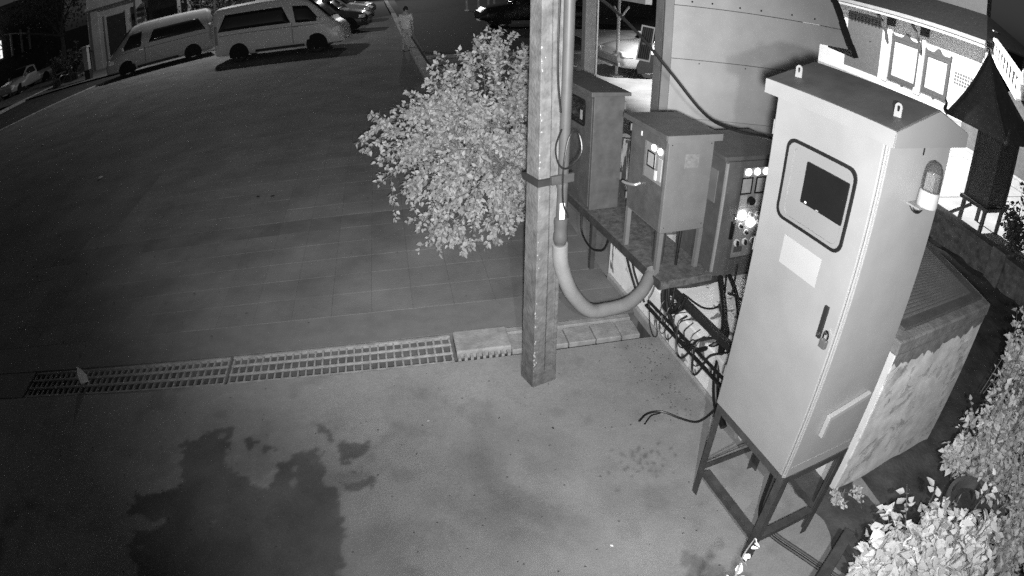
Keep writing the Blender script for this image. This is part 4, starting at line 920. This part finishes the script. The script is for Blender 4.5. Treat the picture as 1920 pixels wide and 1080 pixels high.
# ================================================================== PERSON WALKING BY THE KERB
def skin_mesh(name, m, parent, V, E_, Rr, root=0, sub=2):
    me = bpy.data.meshes.new(name); me.from_pydata(V, E_, []); me.update(); me.materials.append(m)
    o = bpy.data.objects.new(name, me); COL.objects.link(o); o.parent = parent
    md = o.modifiers.new('skin', 'SKIN'); md.use_smooth_shade = True
    if not me.skin_vertices: me.skin_vertices.new() if hasattr(me.skin_vertices, 'new') else None
    for i, r_ in enumerate(Rr):
        me.skin_vertices[0].data[i].radius = (r_, r_) if not isinstance(r_, tuple) else r_
        me.skin_vertices[0].data[i].use_root = (i == root)
    s = o.modifiers.new('sub', 'SUBSURF'); s.levels = 1; s.render_levels = sub
    return o
per = thing('person', 'person in pale long shirt and shorts walking beside the kerb', 'person', (.66, 21.1, 0), 195)
SKIN = mat('skin', .42, .6, .1, 8); SHIRT = mat('pale_shirt', .75, .8, .12, 9); SHORTS = mat('pale_shorts', .5, .85, .12, 9); HAIR = mat('hair', .03, .6, .3, 30)
# local: x right, y forward
V = [(0, 0, .82), (0, .01, .98), (0, 0, 1.18), (0, -.005, 1.30), (0, .0, 1.37), (0, .015, 1.44), (0, .02, 1.52),
     (-.09, 0, .80), (-.095, .07, .46), (-.09, .03, .08), (-.09, .12, .035), (.09, 0, .80), (.095, -.02, .46), (.09, -.14, .10), (.09, -.06, .035),
     (-.17, 0, 1.28), (-.23, -.04, 1.04), (-.23, .03, .80), (-.225, .06, .72), (.17, 0, 1.28), (.23, .04, 1.04), (.22, .14, .82), (.215, .18, .75)]
E_ = [(0, 1), (1, 2), (2, 3), (3, 4), (4, 5), (5, 6), (0, 7), (7, 8), (8, 9), (9, 10), (0, 11), (11, 12), (12, 13), (13, 14), (3, 15), (15, 16), (16, 17), (17, 18), (3, 19), (19, 20), (20, 21), (21, 22)]
Rr = [(.14, .10), (.125, .09), (.15, .10), (.10, .08), .05, (.075, .09), (.06, .075), .085, .055, .038, .035, .085, .055, .038, .035, .055, .042, .032, .03, .055, .042, .032, .03]
body = skin_mesh('body', SKIN, per, V, E_, Rr)
skin_mesh('shirt', SHIRT, per, [(0, 0, .70), (0, .0, .9), (0, 0, 1.15), (0, -.005, 1.29), (-.17, 0, 1.27), (-.225, -.03, 1.06), (.17, 0, 1.27), (.225, .03, 1.06)], [(0, 1), (1, 2), (2, 3), (3, 4), (4, 5), (3, 6), (6, 7)], [(.19, .15), (.175, .135), (.175, .125), (.11, .09), .075, .07, .075, .07])
skin_mesh('shorts', SHORTS, per, [(0, 0, .80), (-.09, .01, .74), (-.1, .06, .47), (.09, 0, .74), (.1, -.01, .47)], [(0, 1), (1, 2), (0, 3), (3, 4)], [(.155, .115), .105, .085, .105, .085])
MB().lathe([(0, .105), (.05, .095), (.085, .05), (.092, 0), (.085, -.04), (.07, -.07)], 14, (0, 0, 0)).build('hair', HAIR, per, smooth=True).location = (0, .0, 1.50)
for s in (-1, 1):
    MB().lathe([(0, -.008), (.008, 0), (0, .008)], 8).build('eye', HAIR, per).location = (s * .03, .102, 1.475)
    MB().lathe([(0, -.02), (.012, 0), (0, .02)], 8).build('ear', SKIN, per).location = (s * .085, .01, 1.46)
    MB().box(-.04, .04, -.08, .16, 0, .03).build('sandal', PLASTIC, per, bevel=.01).location = (s * .09, .07 if s < 0 else -.1, 0)
MB().lathe([(0, .02), (.012, .0), (.014, -.02), (0, -.022)], 8).build('nose', SKIN, per).location = (0, .105, 1.45)
MB().box(-.02, .02, -.005, .005, -.004, .004).build('mouth', HAIR, per).location = (0, .1, 1.415)
for s, hx, hy, hz in ((-1, -.225, .065, .70), (1, .215, .19, .73)):
    hd = MB()
    for k in range(4): hd.tube([(0, -.018 + k * .012, 0), (s * -.008, -.02 + k * .013, -.05), (s * -.02, -.02 + k * .013, -.08 - (.01 if k in (1, 2) else 0))], [.009, .008, .006], 6, sub=2)
    hd.tube([(0, .025, .01), (s * -.005, .045, -.02), (s * -.012, .05, -.045)], [.01, .009, .006], 6, sub=2)
    hd.build('fingers', SKIN, per, smooth=True).location = (hx, hy, hz)

# ================================================================== PALE HOARDING WITH GABLE, SHUTTER, CARPORT
BOARD = mat('fibre_board', .62, .85, .16, 1.6, .15, 30); BOARD2 = mat('fibre_board_low', .55, .85, .2, 2.2, .15, 30); TILE = mat('dark_roof_tile', .03, .7, .3, 6, .3, 30)
ks = thing('boarded_shed', 'pale fibre-board shed with dark gable edge behind the switch boxes', 'shed', (3.45, 7.22, 0), -15)
MB().box(.12, 2.22, -.02, .04, .0, 1.085).build('board', BOARD2, ks, bevel=.004)
MB().box(.12, 2.22, -.03, .03, 1.092, 1.90).build('board', BOARD, ks, bevel=.004)
MB().prism([(.12, 1.907), (2.22, 1.907), (2.22, 2.36), (2.7, 2.36), (2.56, 2.62), (.12, 2.62)], 'y', -.03, .03).build('board', BOARD, ks, bevel=.004)
MB().prism([(.12, 2.628), (2.55, 2.628), (2.2, 3.25), (1.6, 4.3), (.12, 4.3)], 'y', -.036, .03).build('gable_board', BOARD, ks, bevel=.004)
for x in (.35, .62, 1.0, 1.3, 1.75, 2.1): MB().lathe([(0, -.004), (.014, 0), (0, .004)], 8, (x, -.038, 2.69 + random.uniform(-.015, .015)), 'y').build('bolt', BLACK, ks)
for x in (.5, 1.15, 1.75): MB().lathe([(0, -.004), (.009, 0), (0, .004)], 8, (x, -.032, 1.86), 'y').build('bolt', BLACK, ks)
MB().box(0, .115, -.05, .07, 0, 4.3).build('corner_post', mat('post_paint', .36, .8, .15, 4), ks, bevel=.006)
MB().box(.0, .05, .07, .62, 0, 4.3).build('side_board', BOARD2, ks); MB().box(.05, 2.2, .6, .64, 0, 4.3).build('rear_board', BOARD2, ks); MB().box(2.17, 2.22, .05, .6, 0, 2.36).build('side_board', BOARD2, ks)
for i in range(15):
    z = 2.28 + i * .145; x = 2.78 - (z - 2.3) * .565; dx = random.uniform(-.02, .02)
    MB().prism([(x + .03 + dx, z), (x - .07 + dx, z + .17), (x - .14 + dx, z + .15), (x - .05 + dx, z - .02)], 'y', -.12 + random.uniform(-.02, .02), .75).build('rake_tile', TILE, ks)
ls = thing('louvred_shutter', 'small dark louvred shutter fixed at left corner of the shed', 'shutter', (3.33, 7.52, 1.80), -30)
mb = MB(); ringplate(mb, [(-.11, 0), (.08, -.02), (.13, .47), (-.05, .49)], [(-.09, .02), (.065, .003), (.113, .452), (-.035, .468)], 'y', -.015, .015); mb.build('frame', mat('shutter_frame', .28, .6), ls)
for i in range(6):
    x0 = -.083 + i * .028; MB().bar((x0, 0, .02), (x0 + .052, 0, .46), .016, .010, (.6, .8, 0)).build('slat', PLASTIC, ls)
MB().box(-.03, .1, -.03, .02, .22, .25).build('bracket', FRAME, ls)
MB().prism([(-.095, .012), (.07, -.005), (.118, .458), (-.04, .476)], 'y', .008, .014).build('backing', PLASTIC, ls)
cp = thing('carport', 'open carport with square column and beam left of the shed', 'carport', (3.85, 11.4, 0))
MB().box(-.11, .11, -.11, .11, 0, 3.2).build('column', mat('column_paint', .3, .85, .2, 4, .2), cp, bevel=.01)
MB().box(-.17, .17, -.17, .17, 0, .12).build('column_base', M_CONC(), cp)
MB().box(.125, .15, -.12, -.09, 0, 3.0).build('downpipe', WHITE, cp)
MB().bar((0, .0, 2.56), (-.28, -3.4, 2.66), .1, .24).build('beam', BOARD2, cp)
MB().bar((2.1, 3.8, 2.72), (-.0, -.1, 2.72), .1, .2).build('beam', FRAME, cp)
MB().prism([(0, 2.85), (2.2, 2.95), (2.2, 3.0), (0, 2.9)], 'y', -.5, 6).build('roof', mat('metal_roof', .06, .6, .2), cp)
cpp = thing('steel_post', 'thin pale steel post with forked top beside white car', 'post', (5.95, 15.2, 0))
MB().cyl((0, 0, 0), (0, 0, 1.75), .045).build('shaft', mat('post_grey', .3, .6, .15), cpp, smooth=True)
MB().cyl((0, 0, 1.55), (.28, .0, 1.95), .03).build('fork', mat('post_grey', .3), cpp); MB().cyl((0, 0, 1.6), (-.14, .0, 1.95), .03).build('fork', mat('post_grey', .3), cpp); MB().cyl((0, 0, 1.75), (0, 0, 2.85), .04).build('shaft_upper', mat('post_grey', .3), cpp)
MB().box(-.14, .14, -.14, .14, 0, .05).build('foot', M_CONC(), cpp)
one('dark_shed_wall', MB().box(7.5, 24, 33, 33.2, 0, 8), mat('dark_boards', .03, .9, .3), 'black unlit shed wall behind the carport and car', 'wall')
blob_shrub('potted_plant', 'small pale potted plant at the foot of the carport column', [(3.75, 11.1, .55, .3, .25, .35, 1), (3.45, 11.0, .8, .2, .2, .3, .5)], 700, .07, LEAF_D, (3.7, 11.05, 0), 'plant')
one('cable', MB().tube([(1.3, 17.8, .0), (2.2, 17.3, .0), (3.1, 16.2, .0), (3.9, 15.7, .0)], .03, 6), CABLE, 'dark hose lying across the yard behind the bush', 'hose')
one('threshold', MB().box(1.2, 7.5, 19.0, 19.4, -.05, .05), mat('threshold_concrete', .3, .85, .2, 3), 'pale concrete threshold strip at the dark yard edge', 'threshold', bevel=.02)
stl = thing('market_table', 'pale-legged folding table at the top edge in the dark yard', 'table', (5.6, 37.2, -.02))
MB().box(-.9, .9, -.4, .4, .72, .76).build('top', STEEL_G, stl)
for x in (-.8, -.1, .5, .85): MB().box(x - .06, x + .06, -.36, -.3, 0, .72).build('leg', mat('pale_leg', .4, .7), stl); MB().box(x - .12, x + .12, -.5, -.3, 0, .06).build('foot', WHITE, stl)

# ================================================================== TEMPLE, FORECOURT WALL, SPIRIT HOUSE
TW = mat('temple_white', .8, .8, .06, 1.5, .05, 20); TG = mat('temple_door', .14, .7, .12, 5, .1, 40); TO = mat('temple_ornament', .09, .7, .3, 20, .3, 50); TS = mat('temple_soffit', .18, .8, .12, 3); TR = mat('temple_roof', .018, .7, .3, 8, .3, 20)
tp = thing('temple_hall', 'floodlit white temple hall with carved window frames and deep eaves', 'temple', (17.6, 12, 0))
MB().box(0, .3, -.45, 13, 0, 3.5).build('wall', TW, tp)
MB().box(-.12, 0, -.5, 13, 0, .28).build('plinth', TW, tp, bevel=.01); MB().box(-.22, -.12, -.55, 13, 0, .14).build('plinth_step', TW, tp, bevel=.01)
dr = MB().box(-.03, -.002, 4.95, 7.1, .28, 2.62).build('door', TG, tp)
mb = MB(); ringplate(mb, [(4.78, .28), (7.28, .28), (7.28, 2.8), (4.78, 2.8)], [(4.95, .281), (7.1, .281), (7.1, 2.62), (4.95, 2.62)], 'x', -.07, 0); mb.build('door_frame', TW, tp)
for i in range(4):
    for j in range(9): MB().box(-.036, -.03, 5.15 + j * .21, 5.25 + j * .21, 2.2 + i * .085, 2.235 + i * .085).build('door_slot', PLASTIC, dr)
MB().box(-.05, -.03, 5.6, 5.68, 1.55, 1.58).build('door_handle', PLASTIC, dr)
for y0, y1, za, zb_ in ((2.96, 4.24, .56, 1.9), (1.43, 2.43, .62, 1.78)):
    w_ = bpy.data.objects.new('window', None); COL.objects.link(w_); w_.parent = tp
    mb = MB(); ringplate(mb, [(y0 - .14, za - .14), (y1 + .14, za - .14), (y1 + .14, zb_ + .14), (y0 - .14, zb_ + .14)], [(y0, za), (y1, za), (y1, zb_), (y0, zb_)], 'x', -.09, 0); mb.build('frame', TO, w_, bevel=.01)
    ym = (y0 + y1) / 2
    for a, b_ in ((y0 + .005, ym - .006), (ym + .006, y1 - .005)): MB().box(-.045, -.01, a, b_, za + .01, zb_ - .01).build('shutter_leaf', mat('shutter_white', .62, .7, .06), w_, bevel=.008)
    pts = [(y0 - .16, zb_ + .14)]
    for k in range(0, 25):
        t = k / 24; y = y0 - .16 + (y1 - y0 + .32) * t; pts.append((y, zb_ + .2 + .12 * abs(math.sin(2 * math.pi * t)) * (.4 + .2 * math.cos(4 * math.pi * t)) + .2 * math.exp(-((t - .5) / .09) ** 2) + .12 * math.exp(-((t) / .04) ** 2) + .12 * math.exp(-((t - 1) / .04) ** 2)))
    pts.append((y1 + .16, zb_ + .14)); MB().prism(pts, 'x', -.1, -.01).build('pediment', TO, w_)
    MB().prism([(y0 - .16, za - .14), (y0 - .1, za - .2), (ym - .1, za - .19), (ym, za - .28), (ym + .1, za - .19), (y1 + .1, za - .2), (y1 + .16, za - .14)], 'x', -.09, -.01).build('sill', TO, w_)
for y in (2.68, 4.5):
    q = MB().box(-.16, -.001, y - .12, y + .12, .28, 2.45).build('pilaster', TW, tp, bevel=.01); MB().box(-.2, 0, y - .16, y + .16, 2.45, 3.05).build('capital', mat('dark_capital', .05, .7, .2), q); MB().box(-.2, -.161, y - .16, y + .16, .28, .48).build('base', TW, q)
    br = MB(); br.tube([(-.17, y, 1.75), (-.3, y, 1.95), (-.36, y, 2.15), (-.55, y, 2.35), (-.62, y, 2.55), (-.85, y, 2.72)], [.05, .07, .05, .05, .06, .04], 7); br.tube([(-.36, y, 2.15), (-.42, y, 2.3), (-.36, y, 2.42)], [.04, .03, .015], 6); br.lathe([(0, -.1), (.1, 0), (0, .1)], 8, (-.85, y, 2.74)); br.build('eave_bracket', TO, tp, smooth=True)
MB().box(-1.1, -.001, -.85, 13, 2.86, 2.9).build('soffit', TS, tp)
MB().box(-1.22, -1.1, -.95, 13, 2.8, 3.0).build('fascia', mat('fascia_paint', .4, .7, .1), tp, bevel=.01)
MB().box(-1.3, -1.22, -1.0, 13, 2.92, 3.05).build('fascia_upper', mat('fascia_paint2', .25, .7, .1), tp)
rm_ = MB(); rm_.add([(-1.3, -1.05, 3.05), (-1.3, 13, 3.05), (.6, 13, 3.95), (.6, .3, 3.95), (3, -1.05, 3.05)], [(0, 1, 2, 3), (0, 3, 4)]); rm_.build('roof', TR, tp)
MB().box(.6, .9, .35, 13, 3.5, 7).build('upper_wall', mat('upper_wall_paint', .09, .8, .1), tp)
uw = MB().box(.55, .6, 3.2, 4.3, 4.35, 5.6).build('upper_window', TG, tp); MB().box(.53, .6, 3.1, 3.2, 4.3, 5.7).build('upper_frame', TO, uw)
vt = bpy.data.objects.new('vent_screen', None); COL.objects.link(vt); vt.parent = tp
for i in range(4):
    for j in range(8):
        y = .15 + j * .125; z = 1.24 + i * .115
        o = MB(); ringplate(o, [(y - .045, z - .04), (y + .045, z - .04), (y + .045, z + .04), (y - .045, z + .04)], [(y - .012, z - .012), (y + .012, z - .012), (y + .012, z + .012), (y - .012, z + .012)], 'x', -.02, -.001); o.build('vent_block', TG, vt)

def balustrade(label, p, q, n):
    p, q = Vector(p), Vector(q); t = thing('balustrade', label, 'balustrade', p, 0, 'stair balustrades of the temple'); d = q - p
    MB().bar((0, 0, .55), tuple(d + Vector((0, 0, .55))), .14, .1).build('top_rail', TW, t); MB().bar((0, 0, 0), tuple(d), .16, .12).build('bottom_rail', TW, t)
    for i in range(n):
        c = d * ((i + .5) / n); MB().lathe([(.05, 0), (.05, .06), (.03, .12), (.06, .26), (.03, .42), (.05, .5)], 8, tuple(c)).build('baluster', TW, t, smooth=True)
    return t
balustrade('brightly lit stair balustrade right of temple wall', (17.3, 11.6, 2.45), (16.2, 10.7, 1.85), 6)
b_ = balustrade('dim stair balustrade descending in front of dark hall', (16.9, 11.0, 2.65), (13.9, 8.0, 1.95), 9)
MB().lathe([(.0, 0), (.16, .02), (.1, .2), (.2, .4), (.1, .55), (.0, .8)], 10, (-3.05, -3.05, -.7)).build('newel', TW, b_, smooth=True)
one('stair_block', MB().prism([(17.5, 0), (13.9, 0), (13.9, .9), (17.5, 2.3)], 'y', 7.0, 9.8), mat('stair_dark', .12, .8, .2), 'dark stair flank below the balustrade at the right', 'stairs')

HD = mat('hall_wall', .05, .8, .25, 3, .2, 20); HD2 = mat('hall_arch', .02, .8, .2)
hl = thing('dark_hall', 'shadowy hall with pilasters and pointed arches at the upper right', 'building', (19.5, 3, 0))
MB().box(0, .4, -8, 8.2, 0, 9).build('wall', HD, hl)
for y in (-6.6, -4.7, -2.8, -.9, 1.0, 2.9, 4.8, 6.7):
    MB().box(-.22, -.001, y - .16, y + .16, .6, 6).build('pilaster', HD, hl, bevel=.02)
    pts = [(y + .35, 1.0), (y + 1.55, 1.0), (y + 1.55, 2.9), (y + 1.25, 3.5), (y + .95, 4.0), (y + .65, 3.5), (y + .35, 2.9)]
    MB().prism(pts, 'x', -.05, -.002).build('arched_window', HD2, hl)
MB().box(-.4, 0, -8, 8.2, 0, .6).build('plinth', HD, hl); MB().box(-.5, 0, -8, 8.3, 6, 6.3).build('cornice', HD, hl)

STONE = mat('rough_wall', .16, .95, .6, 9, .9, 20)
bd = thing('boundary_wall', 'low rough weathered boundary wall at right edge of the bed', 'wall', (7.34, 0, 0), 0)
MB().box(0, .16, -4, 9.4, -.05, .40).build('masonry', STONE, bd, bevel=.01); MB().box(-.03, .19, -4, 9.4, .4, .46).build('coping', mat('coping', .14, .9, .4, 8, .5, 30), bd, bevel=.01)
for y in (3.9, 6.6, 1.2): MB().box(-.07, .22, y - .14, y + .14, -.05, .5).build('pillar', STONE, bd, bevel=.02)

SPM = mat('spirit_house_dark', .07, .6, .25, 8, .1, 40); SPT = mat('spirit_roof', .10, .6, .25, 10, .1, 40)
sh_ = thing('spirit_house', 'dark spirit house with steep curved pyramid roof on posts', 'spirit house', (8.8, 5.65, 0))
hx, hy, ax_, ay_ = .60, .66, -.16, .26
zs = [1.66, 1.72, 1.86, 2.05, 2.3, 2.6, 2.85]; fs_ = [1.0, .95, .80, .60, .38, .17, .02]
RC = [[(sx * hx * f_ + ax_ * (1 - f_) + .12, sy * hy * f_ + ay_ * (1 - f_) - .12, z_) for sx, sy in ((-1, -1), (1, -1), (1, 1), (-1, 1))] for z_, f_ in zip(zs, fs_)]
mb = MB()
for c0, c1 in zip(RC[:-1], RC[1:]): mb.add(c0 + c1, [(0, 1, 5, 4), (1, 2, 6, 5), (2, 3, 7, 6), (3, 0, 4, 7)])
mb.add(RC[0], [(3, 2, 1, 0)])
mb.build('roof', SPT, sh_)
for i, (sx, sy) in enumerate(((-1, -1), (1, -1), (1, 1), (-1, 1))):
    MB().tube([Vector(c[i]) + Vector((0, 0, .02)) for c in RC], [.05, .045, .04, .04, .035, .03, .02], 6).build('hip_ridge', SPM, sh_, smooth=True)
    e_ = Vector(RC[0][i]); MB().tube([e_ + Vector((0, 0, .02)), e_ + Vector((sx * .05, sy * .05, .08)), e_ + Vector((sx * .04, sy * .04, .18)), e_ + Vector((sx * .07, sy * .07, .27))], [.05, .04, .025, .006], 6).build('finial', SPM, sh_, smooth=True)
    MB().bar((sx * .30 + .12, sy * .25 - .26, 0), (sx * .30 + .12, sy * .25 - .26, 1.68), .06, .06).build('post', SPM, sh_)
MB().lathe([(.03, 2.85), (.035, 2.88), (.01, 2.93), (0, 3.0)], 8, (-.04, .14, 0)).build('spire', SPM, sh_, smooth=True)
MB().box(-.2, .44, -.52, .0, .5, 1.62).build('cell', SPM, sh_, bevel=.01); MB().box(-.26, .5, -.58, .06, .44, .5).build('floor', SPM, sh_)
MB().bar((-.3, -.25, .44), (-.3, .25, .02), .05, .05).build('brace', SPM, sh_)
blob_shrub('hedge_shrub', 'dark scraggly shrub behind the boundary wall at right edge', [(8.6, 4.5, .6, .4, .35, .6, 1), (9.2, 4.3, 1.0, .6, .4, .9, 1.5), (10.4, 4.6, 1.2, .8, .5, 1.1, 1.5), (8.2, 3.5, .5, .4, .6, .5, 1.2), (8.6, 2.6, .7, .5, .7, .6, 1)], 6000, .075, leafmat('leaf_shade', .10, .5), (9.0, 4.0, 0))

# ---- lamps of the place
def lamp_post(label, loc, h, arm, rz):
    t = thing('lamp_post', label, 'lamp', loc, rz); MB().cyl((0, 0, 0), (0, 0, h), .09, .05).build('mast', STEEL_G, t, smooth=True)
    MB().tube([(0, 0, h - .1), (arm * .5, 0, h + .15), (arm, 0, h + .12)], .035, 8).build('arm', STEEL_G, t); MB().box(arm - .05, arm + .45, -.12, .12, h + .05, h + .14).build('head', STEEL_G, t, bevel=.02); MB().box(arm, arm + .4, -.1, .1, h + .04, h + .049).build('lens', emit('lamp_lens', .9, 4.0), t)
    return t
lamp_post('tall lamp post at far end of the kerb', (1.35, 53.0, 0), 8.0, -.5, 90)
lamp_post('street lamp post rising between the two vans', (-8.3, 29.4, 0), 7.9, .3, -30)
lamp_post('lamp post hidden behind shed flooding the temple forecourt', (8.9, 12.9, 0), 6.2, .3, -30)
gl_ = thing('wall_lamp', 'glaring lamp between temple roof and dark hall', 'lamp', (20.6, 14.4, 0))
MB().cyl((0, 0, 0), (0, 0, 3.5), .05).build('mast', STEEL_D, gl_); MB().lathe([(0, 0), (.17, .06), (.2, .2), (.15, .34), (0, .4)], 14, (0, 0, 3.5)).build('globe', emit('globe_glow', .9, 30), gl_, smooth=True)
lamp('globe_light', 'POINT', (20.45, 14.25, 3.7), None, 160, .2)
one('far_white_wall', MB().box(22.2, 22.4, 15.2, 16.7, 0, 6), TW, 'glaring white wall lit by lamp between the two temple halls', 'wall')
blob_shrub('courtyard_tree', 'small sparse tree silhouetted against glaring lit wall', [(21.2, 14.9, 4.4, .5, .5, .6, 1), (21.3, 15.6, 3.0, .3, .3, .4, .5)], 500, .11, LEAF_T, (21.2, 15.0, 0), 'tree')

# ================================================================== FAR LEFT STREET
FB = mat('far_facade', .34, .85, .2, 1.2, .2, 10); FD = mat('far_dark', .03, .9, .3); FW = mat('far_facade_dark', .07, .9, .3, 2)
ht = thing('town_house', 'grey rendered house with dark doorway behind the silver van', 'house', (-17.7, 33.4, 0), 4)
MB().box(0, 3.9, 0, .3, 0, 7).build('wall', FB, ht)
for x, w_ in ((.3, .5), (3.35, .3)): MB().box(x, x + w_, -.14, -.001, 0, 3.6).build('pilaster', FB, ht)
MB().box(0, 3.95, -.3, -.001, 3.7, 3.85).build('string_course', FB, ht)
dr = MB().box(1.35, 2.6, -.05, -.001, 0, 3.0).build('doorway', FD, ht); MB().box(1.2, 1.34, -.1, 0, 0, 3.15).build('jamb', FB, dr); MB().box(2.61, 2.75, -.1, 0, 0, 3.15).build('jamb', FB, dr)
MB().box(3.0, 3.2, -.06, -.001, .3, 3.2).build('dark_panel', FD, ht)
for k in range(8): MB().box(3.42 + 0 * k, 3.88, -.17, -.15, .5 + k * .33, .7 + k * .33).build('shutter_slat', FW, ht)
hs_ = thing('town_house', 'dark house front with pale posts beside the grey house', 'house', (-13.7, 33.8, 0), 4)
MB().box(0, 12, .1, .4, 0, 7).build('wall', FW, hs_); MB().box(0, 12, -1.0, .1, 3.3, 3.5).build('canopy', FD, hs_)
for x in (2.1, 2.7, 3.9, 4.4, 6.6, 9.0): MB().box(x, x + .18, -.9, -.75, 0, 3.3).build('post', FB, hs_)
for x in (.3, 2.9, 4.8, 7.2): MB().box(x, x + 1.6, .02, .098, 0, 2.6).build('shutter', FD, hs_)
LITW = emit('lit_window', .8, 1.1)
so = thing('lit_shopfront', 'brightly lit shopfront windows at the far left street end', 'shop', (-33.5, 41.0, 0), 52)
MB().box(-6, 9, .05, .4, -.1, 7).build('wall', FW, so)
for x, w_ in ((-.2, 1.0), (.95, .9), (2.0, .5)):
    f_ = MB().box(x, x + w_, -.02, .048, 2.6, 4.1).build('window', LITW, so)
    MB().box(x - .05, x, -.06, .05, 2.55, 4.15).build('mullion', WHITE, f_); MB().box(x, x + w_, -.06, -.021, 3.3, 3.38).build('transom', FW, f_); MB().box(x + w_ * .45, x + w_ * .5, -.06, -.021, 2.6, 4.1).build('bar', FW, f_)
MB().cyl((.2, -.4, 4.5), (2.0, -.4, 4.6), .07).build('tube_lamp', emit('tube_glow', .9, 6), so)
for x in (3.4, 4.4, 5.2): MB().box(x, x + .16, -.2, .04, 2.4, 4.4).build('pillar', FB, so)
gp_ = thing('gate_pillar', 'short pale gate pillar left of the silver van', 'pillar', (-16.0, 29.6, -.05))
MB().box(-.17, .17, -.17, .17, 0, .55).build('base', FD, gp_); MB().box(-.15, .15, -.15, .15, .55, 1.75).build('shaft', mat('pillar_pale', .3, .8, .2), gp_, bevel=.02); MB().box(-.19, .19, -.19, .19, 1.75, 1.85).build('cap', FB, gp_)
mo = thing('motorcycle', 'dark motorcycle parked at roadside left of the gate pillar', 'motorcycle', (-18.2, 30.6, -.09), 60)
for x in (-.62, .62):
    w_ = MB().lathe([(.22, -.05), (.29, -.045), (.29, .045), (.22, .05), (.22, -.05)], 18, (0, 0, 0), 'y').build('wheel', TYRE, mo, smooth=True); w_.location = (x, 0, .29)
MB().tube([(-.62, 0, .3), (-.25, 0, .62), (.2, 0, .55), (.45, 0, .85), (.62, 0, .3)], .05, 8).build('frame', P_DARK, mo); MB().box(-.65, .1, -.13, .13, .72, .82).build('seat', PLASTIC, mo, bevel=.03)
MB().tube([(.38, -.32, 1.0), (.45, 0, .95), (.38, .32, 1.0)], .02, 6).build('handlebar', CHROME, mo); MB().lathe([(0, -.06), (.08, 0), (0, .06)], 10, (.56, 0, .85), 'x').build('headlamp', LENS, mo)
def far_tree(label, x, y, h, r, n, seed):
    t = thing('street_tree', label, 'tree', (x, y, -.1), 0, 'street trees at the far left'); q = np.random.default_rng(seed); tr = MB(); tr.tube([(0, 0, 0), (.1, .05, h * .3), (-.05, .1, h * .55)], [.2, .15, .1], 8)
    cs = []
    for k in range(9):
        e = np.array([q.normal() * r * .55, q.normal() * r * .55, h * .68 + q.normal() * r * .4]); cs.append(e); tr.tube([(-.02, .05, h * .4), tuple(e * .6 + np.array([0, 0, h * .2])), tuple(e)], [.09, .05, .02], 6, sub=3)
    tr.build('trunk', BARK, t, smooth=True)
    pts = np.concatenate([c + q.normal(size=(n // 9, 3)) * r * .3 for c in cs]); leaves('crown', LEAF_T, pts, .17, t)
far_tree('large dark street tree rising left of the grey house', -22.5, 38.0, 7.0, 3.2, 2600, 1)
far_tree('dark street tree at the extreme top left corner', -30.5, 34.5, 8.0, 3.2, 2200, 2)
far_tree('small dark tree right of the grey house over the vans', -8.6, 31.8, 4.4, 1.3, 1500, 3)
blob_shrub('street_shrub', 'dark roadside shrub between pickup and gate pillar', [(-19.5, 32.5, .9, 1.0, .8, .9, 1), (-17.6, 31.6, 1.3, .8, .7, 1.0, 1)], 1700, .16, LEAF_T, (-18.8, 32.2, 0))
print('objects', len(bpy.data.objects))
